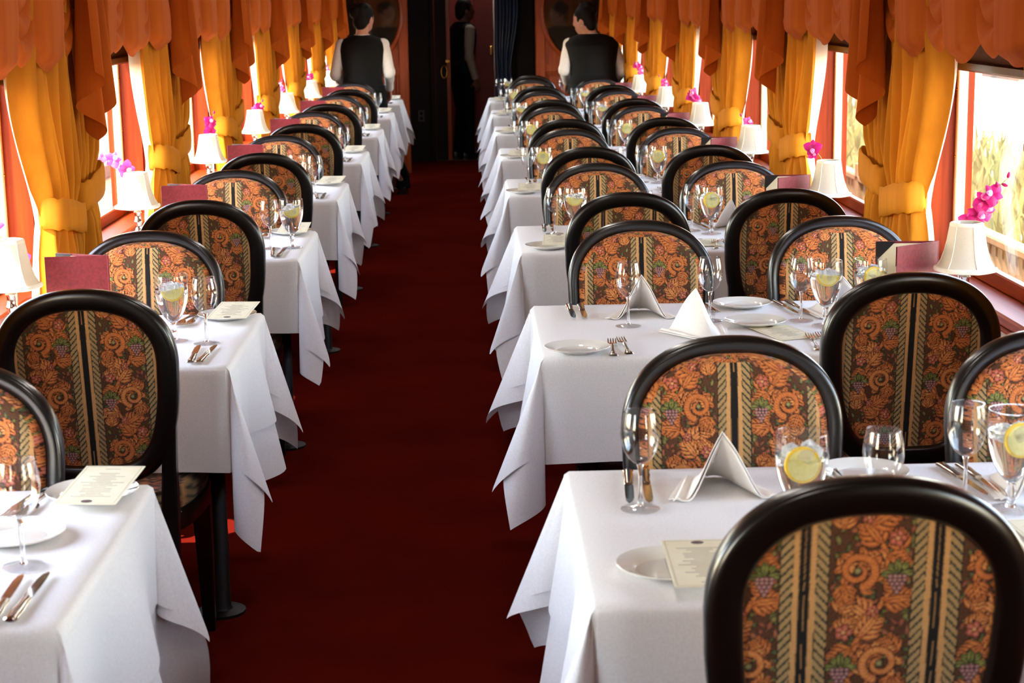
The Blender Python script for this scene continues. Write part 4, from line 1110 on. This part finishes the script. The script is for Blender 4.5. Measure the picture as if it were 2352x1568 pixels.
for i in range(8):
    for s, C, side in ((1, R_C, 'right'), (-1, L_C, 'left')):
        if i == 0 and s < 0: continue
        c = C[i]; x = (1.288 if s > 0 else -1.205); y = c - (.05 if s > 0 else .01)
        if i == 0: y = c
        t = thing('table_lamp', W('white-shaded silver candlestick lamp', i, side, 'against the window'), 'lamp', (x, y, CZ), ro.uniform(-.3, .3) + (.25 if s > 0 else 0), 'table lamps')
        obj('base', LBASE, 'silver', t); obj('column', LCOL, 'silver', t); obj('socket', LSOC, 'black_metal', t)
        sh = obj('lamp_shade', SHADE, 'lampshade', t); obj('lower_trim', TR1, 'shade_trim', sh); obj('upper_trim', TR2, 'shade_trim', sh)
        for me in SEAM: obj('seam', me, 'shade_trim', sh)
        vx, vy = x + s * .025, y + .125
        tag(obj('bud_vase', VASE, 'silver', None, (vx, vy, CZ)), W('slim silver bud vase behind the lamp', i, side), 'vase', 'silver bud vases')
        b = (vx, vy, CZ + .02)
        z = lambda q: Vector(q).normalized()
        if s > 0 and i == 1:
            pts = [(0, 0, 0), (.0, -.01, .13), (.012, -.02, .22), (.035, -.04, .27), (.055, -.06, .315), (.085, -.10, .36)]
            fl = [(.48, z((-.9, -1, .1)), 1.15), (.58, z((-.2, -1, .2)), 1.15), (.66, z((.3, -1, -.2)), 1.1), (.72, z((-.5, -1, .3)), 1.15), (.80, z((0, -1, .2)), 1.1)]
            bd = [(.88, z((-.3, -.4, 1))), (.95, z((.6, -.5, -.2))), (1., z((.2, -.2, 1)))]
        elif i == 2 and s > 0:
            pts = [(0, 0, 0), (-.005, 0, .13), (-.02, .0, .23), (-.06, .01, .285)]
            fl = [(.97, z((-.3, -1, .2)), 1.2), (.90, z((-.8, -.8, -.1)), 1.)]; bd = [(1., z((-.6, -.4, .8)))]
        elif i == 2 and s < 0:
            pts = [(0, 0, 0), (.0, -.01, .15), (-.02, -.03, .235), (-.055, -.06, .285), (-.095, -.08, .30)]
            fl = [(.55, z((.2, -1, .2)), 1.1), (.62, z((.7, -1, 0)), 1.2), (.80, z((.1, -1, .2)), 1.15), (1., z((-.5, -1, 0)), .95)]; bd = []
        elif i == 1 and s < 0:
            pts = [(0, 0, 0), (.01, -.02, .14), (.02, -.04, .20), (-.02, -.05, .26), (-.03, -.06, .30)]
            fl = [(.45, z((.9, -1, 0)), 1.2), (.85, z((0, -1, .1)), 1.3), (.95, z((-.7, -.8, .2)), 1.1)]; bd = []
        else:
            k = ro.uniform(-.03, .03); lnn = ro.uniform(.9, 1.1)
            pts = [(0, 0, 0), (0, -.01, .14), (k * .5, -.02, .21 * lnn), (k * 1.2 - s * .01, -.03, .27 * lnn), (k * 1.6 - s * .03, -.04, .31 * lnn)]
            fl = [(f, z((ro.uniform(-.9, .9), -1, ro.uniform(-.3, .3))), ro.uniform(1.05, 1.3)) for f in (.62, .72, .80, .88, .95)][:ro.choice((3, 4, 5))]
            bd = [(1., z((-.3 * s, -.3, 1)))]
        orchid(b, pts, fl, bd, W('magenta orchid spray behind the lamp', i, side), pale=(s < 0 and i in (1, 2, 5)))
        # folder: the open edge towards the aisle on the right, towards the window on the left
        if s > 0: folder(1.235, c + .03, 0, (.62, -.08), W('burgundy menu folder standing beside the lamp', i, side), 1) if i else None
        else: folder(-.968, c + .08, 0, (.06, -.42), W('burgundy menu folder standing beside the lamp', i, side), 1)
tag(obj('cloth_clip', MB().box(-.012, .012, -.020, .020, -.008, .008, .003), 'clip_teal', None, (.085, R_C[2] - .30, .40), (.2, .5, .4)), 'small pale teal clip on the third right-hand tablecloth corner', 'clip')

# ------------------------------------------------------------------ people
def remeshed(mb, name, vox, smooth=2):
    me = mb.mesh(name + '_raw'); o = bpy.data.objects.new('tmp', me); COL.objects.link(o)
    r = o.modifiers.new('r', 'REMESH'); r.mode = 'VOXEL'; r.voxel_size = vox; r.use_smooth_shade = True
    s = o.modifiers.new('s', 'SMOOTH'); s.factor = .5; s.iterations = smooth
    dg = bpy.context.evaluated_depsgraph_get(); out = bpy.data.meshes.new_from_object(o.evaluated_get(dg)); out.name = name
    bpy.data.objects.remove(o); bpy.data.meshes.remove(me)
    out.polygons.foreach_set('use_smooth', [True] * len(out.polygons)); return out
def hand(m, wrist, d, palm_n, side, curl=.5, L=.17):
    """palm, four unequal bent fingers and a thumb leaving the side of the palm"""
    d = Vector(d).normalized(); n = Vector(palm_n); n = (n - d * n.dot(d)).normalized(); x = d.cross(n) * side
    W_ = Vector(wrist); pc = W_ + d * .045
    m.tube([W_ - d * .02, W_ + d * .02, W_ + d * .06, W_ + d * .088], [.024, .030, .036, .032], 12, .42) if False else None
    R = []
    for t, hw, th in ((-.02, .022, .018), (.015, .029, .015), (.05, .038, .014), (.08, .038, .013), (.09, .034, .010)):
        c = W_ + d * t; R.append([tuple(c + x * (hw * math.cos(2 * PI * k / 12)) + n * (th * math.sin(2 * PI * k / 12))) for k in range(12)])
    m.rings(R)
    for k, (off, ln) in enumerate(((-.027, .066), (-.009, .076), (.010, .072), (.027, .056))):
        p0 = W_ + d * .075 + x * off; a = curl; pts = [p0]; dirv = d
        for j, fr in enumerate((.45, .32, .23)):
            a2 = curl * (.6 + .5 * j); dirv = (dirv * math.cos(a2) + n * math.sin(a2)).normalized(); pts.append(pts[-1] + dirv * ln * fr)
        m.tube(pts, [.0095, .009, .0082, .0068], 8)
    tb = W_ + d * .028 - x * .030; t1 = (d * .6 - x * .65 + n * .35).normalized(); t2 = (d * .85 - x * .2 + n * .5).normalized()
    m.tube([W_ + d * .018 - x * .018, tb + t1 * .012, tb + t1 * .034, tb + t1 * .034 + t2 * .028], [.013, .0125, .0105, .008], 8)
def bend(a, b, f, push): return [Vector(a), (Vector(a) + Vector(b)) / 2 + Vector(push) * f, Vector(b)]
def person(label, base, yaw, spec):
    t = thing('person', label, 'person', base, 0)
    Q = Matrix.Rotation(yaw, 3, 'Z')
    V = lambda x, y, z: Q @ Vector((x, y, z))                   # local: +y forwards, +x the person's right
    hz, sz, hp = spec['hip'], spec['shoulder'], spec['head']
    sw = spec['sw']; fat = spec.get('fat', 1.); lean_ = spec.get('lean', .06)
    sh = {s: V(s * sw, lean_, sz - .03) for s in (-1, 1)}
    el = {s: V(*spec['elbow'][s]) for s in (-1, 1)}; wr = {s: V(*spec['wrist'][s]) for s in (-1, 1)}
    hips = {s: V(s * .085, 0, hz) for s in (-1, 1)}
    knee = {s: V(*spec['knee'][s]) for s in (-1, 1)}; foot = {s: V(*spec['foot'][s]) for s in (-1, 1)}
    hd = V(*hp); hr = Matrix.Rotation(yaw + spec.get('turn', 0), 3, 'Z') @ Matrix.Rotation(spec.get('nod', 0), 3, 'X')
    nk = V(0, lean_ + .005, sz + .06)
    skin = spec.get('skin', 'skin')
    def torso(m, grow, z0, z1, wide=1.):
        R = []; prof = [(hz - .05, .165, .115, 0), (hz + .03, .160, .110, .0), (hz + .10, .142, .098, .15), (hz + .18, .145, .102, .35), (hz + .27, .162, .112, .6), (hz + .34, .172, .112, .8), (sz - .01, .168, .098, .95), (sz + .025, .138, .078, 1.), (sz + .055, .068, .056, 1.05)]
        for z, a, b, f in prof:
            if z < z0 - 1e-6 or z > z1 + 1e-6: continue
            c = V(0, lean_ * f, z)
            R.append([tuple(c + Q @ Vector(((a * fat * wide + grow) * math.copysign(abs(math.cos(2 * PI * k / 28)) ** .85, math.cos(2 * PI * k / 28)), (b * fat + grow) * math.sin(2 * PI * k / 28), 0))) for k in range(28)])
        m.rings(R)
    def arm(m, g, upto=1.):
        for s in (-1, 1):
            a, b, c = sh[s], el[s], wr[s]; b2 = b.lerp(c, .5); c2 = b.lerp(c, upto)
            m.tube([a.lerp(V(0, lean_, sz - .02), .45), a + (a - V(0, lean_, a.z)) * .04, a.lerp(b, .4), b, b.lerp(c2, .45), c2], [.040 + g, .052 + g, .050 + g, .041 + g, .038 + g, .027 + g], 14); m.ell(a, (.054 + g, .054 + g, .054 + g), 14)
    # body: one continuous surface from head to feet
    m = MB(); torso(m, -.014, 0, 9)
    m.tube([V(0, lean_ * 1., sz - .02), nk, hd + hr @ Vector((0, -.015, -.07))], [.058, .050, .052], 14)
    m.ell(hd, (.073, .092, .112), 20, hr)
    m.ell(hd + hr @ Vector((0, .035, -.060)), (.050, .055, .050), 14, hr)
    m.ell(hd + hr @ Vector((0, .094, -.012)), (.011, .016, .022), 10, hr); m.ell(hd + hr @ Vector((0, .086, -.052)), (.022, .010, .007), 10, hr)
    for s in (-1, 1):
        m.ell(hd + hr @ Vector((s * .074, -.006, -.012)), (.010, .020, .030), 10, hr); m.ell(hd + hr @ Vector((s * .028, .084, .006)), (.010, .006, .006), 8, hr)
    arm(m, -.014)
    for s in (-1, 1):
        d = (wr[s] - el[s]).normalized(); hand(m, wr[s] + d * .01, d + Vector((0, 0, -.1)), Q @ Vector((-s * .6, .2, -.6)), s, spec.get('curl', .45))
        m.tube([hips[s] + Vector((0, 0, .02)), knee[s], foot[s] + V(0, 0, .10), foot[s] + V(0, 0, .05)], [.075, .048, .036, .036], 12)
        m.tube([foot[s] + V(0, -.05, .035), foot[s] + V(0, .10, .028), foot[s] + V(0, .16, .02)], [.032, .036, .022], 10)
    obj('body', remeshed(m, 'body', .0085), skin, t)
    # shirt, vest, trousers, shoes, hair
    m = MB(); torso(m, -.002, hz + .02, sz + .058); arm(m, .004, .93)
    for s in (-1, 1): m.ell(el[s] + (wr[s] - el[s]) * .04, (.052, .052, .058), 12)
    st = obj('shirt', remeshed(m, 'shirt', .010), spec.get('shirt', 'white_shirt'), t)
    for s in (-1, 1):
        d = (wr[s] - el[s]).normalized(); c = wr[s] - d * .03
        obj('cuff', sm(MB().tube([c - d * .025, c + d * .03], [.0345, .0345], 16), 'cuff'), spec.get('shirt', 'white_shirt'), st)
    cl = MB(); cc = nk - Vector((0, 0, .025)); cl.rings([[tuple(cc + Q @ Vector((r * math.cos(2 * PI * k / 20), r * math.sin(2 * PI * k / 20) * 1.05, z))) for k in range(20)] for r, z in ((.068, -.012), (.064, .022), (.060, .024), (.060, -.012))], cap0=False, cap1=False)
    obj('collar', sm(cl, 'collar'), spec.get('shirt', 'white_shirt'), st)
    m = MB(); torso(m, .013, hz - .05, sz + .058, 1.03)
    ve = remeshed(m, 'vest', .011); obj('vest', ve, 'vest_black', t)
    if spec.get('apron'):
        G = []
        for i in range(10):
            z = hz + .02 - i * .05; G.append([tuple(V((.185 + .03 * i / 9) * math.cos(a), (.135 + .02 * i / 9) * math.sin(a), z)) for a in [PI * 2 * k / 28 for k in range(28)]])
        ag = MB(); ag.rings(G, cap0=False, cap1=False); obj('apron', sm(ag, 'apron'), 'trousers', t)
    m = MB()
    for s in (-1, 1): m.tube([hips[s] + Vector((0, 0, .06)), hips[s] - Vector((0, 0, .04)), knee[s], foot[s] + V(0, 0, .15), foot[s] + V(0, -.005, .045)], [.098 * fat, .094 * fat, .064, .060, .068], 14)
    m.ell(V(0, 0, hz), (.17 * fat, .125 * fat, .11), 16, Q)
    obj('trousers', remeshed(m, 'trousers', .011), 'trousers', t)
    for s in (-1, 1):
        sh_ = MB(); f = foot[s]
        R = []
        for y, w, h in ((-.07, .026, .06), (-.05, .036, .075), (0, .038, .08), (.06, .044, .062), (.12, .046, .045), (.165, .036, .034), (.18, .018, .022)):
            R.append([tuple(f + V(w * x_, y, h * z_)) for x_, z_ in ((-1, 0), (-1, .45), (-.7, .9), (0, 1), (.7, .9), (1, .45), (1, 0))])
        sh_.rings(R); obj('shoe', sm(sh_, 'shoe'), 'shoe', t)
    m = MB(); m.ell(hd + hr @ Vector((0, -.014, .018)), (.082, .094, .108), 20, hr)
    m.ell(hd + hr @ Vector((0, -.050, -.035)), (.066, .055, .070), 14, hr)
    for q, r in spec.get('bun', []): m.ell(hd + hr @ Vector(q), r, 14, hr)
    hm = remeshed(m, 'hair', .009)
    bm = bmesh.new(); bm.from_mesh(hm); inv = hr.transposed()              # trim the hair line off the face and ears
    dl = [v for v in bm.verts if (lambda p: p.y > .035 and p.z < .058 - .3 * abs(p.x))(inv @ (v.co - hd))]
    bmesh.ops.delete(bm, geom=dl, context='VERTS'); bm.to_mesh(hm); bm.free()
    obj('hair', hm, 'hair', t)
    if spec.get('earring'): obj('earring', sm(MB().ell(hd + hr @ Vector((-.084, -.006, -.045)), (.006, .006, .009), 8), 'earring'), 'silver', t)
    return t
# waiter leaning over at the far left, seen from behind, head turned a little to the right
person('waiter seen from behind in black vest and white shirt, far left tables', (-.872, 14.55, 0), 0.0, dict(
    hip=.88, shoulder=1.285, head=(.02, .085, 1.475), sw=.165, lean=.07, turn=-.55, nod=-.12, fat=1.0, apron=True,
    elbow={-1: (-.225, .03, 1.03), 1: (.215, .02, 1.045)}, wrist={-1: (-.15, .20, .93), 1: (.205, .19, .90)},
    knee={-1: (-.10, .04, .47), 1: (.17, .20, .46)}, foot={-1: (-.12, -.03, 0), 1: (.285, .45, 0)}, curl=.6,
    bun=[((-.03, -.085, .035), (.052, .042, .052)), ((-.07, -.06, .045), (.024, .034, .05)), ((.02, -.05, .085), (.05, .05, .035)), ((-.05, -.05, .09), (.03, .03, .025))]))
# waitress at the far right with her hair up, head turned to the left over the table
person('waitress with pinned-up dark hair in black vest, bending at far right tables', (1.005, 14.55, 0), 0.12, dict(
    hip=.89, shoulder=1.265, head=(-.055, .095, 1.43), sw=.175, lean=.10, turn=.95, nod=-.22, fat=1.20, apron=True,
    elbow={-1: (-.235, .03, 1.04), 1: (.245, .03, 1.02)}, wrist={-1: (-.185, .22, .93), 1: (.225, .20, .92)},
    knee={-1: (-.10, .05, .47), 1: (.10, .05, .47)}, foot={-1: (-.12, 0, 0), 1: (.12, .02, 0)}, curl=.6, earring=True,
    bun=[((.0, -.05, .100), (.048, .050, .042)), ((.02, -.09, .06), (.045, .035, .045)), ((-.02, -.02, .11), (.03, .03, .03))]))
# man standing in the dark doorway, turned to the right
person('dark-haired man in vest and grey shirt standing in the end doorway', (-.085, 18.42, 0), -1.15, dict(
    hip=.90, shoulder=1.33, head=(.0, .05, 1.50), sw=.175, lean=.02, turn=-.1, nod=-.05, fat=1.05, skin='skin_dark', shirt='grey_shirt',
    elbow={-1: (-.215, -.02, 1.05), 1: (.215, -.01, 1.04)}, wrist={-1: (-.20, .08, .82), 1: (.205, .06, .81)},
    knee={-1: (-.09, .03, .48), 1: (.09, .03, .48)}, foot={-1: (-.10, 0, 0), 1: (.10, .02, 0)}, curl=.4))
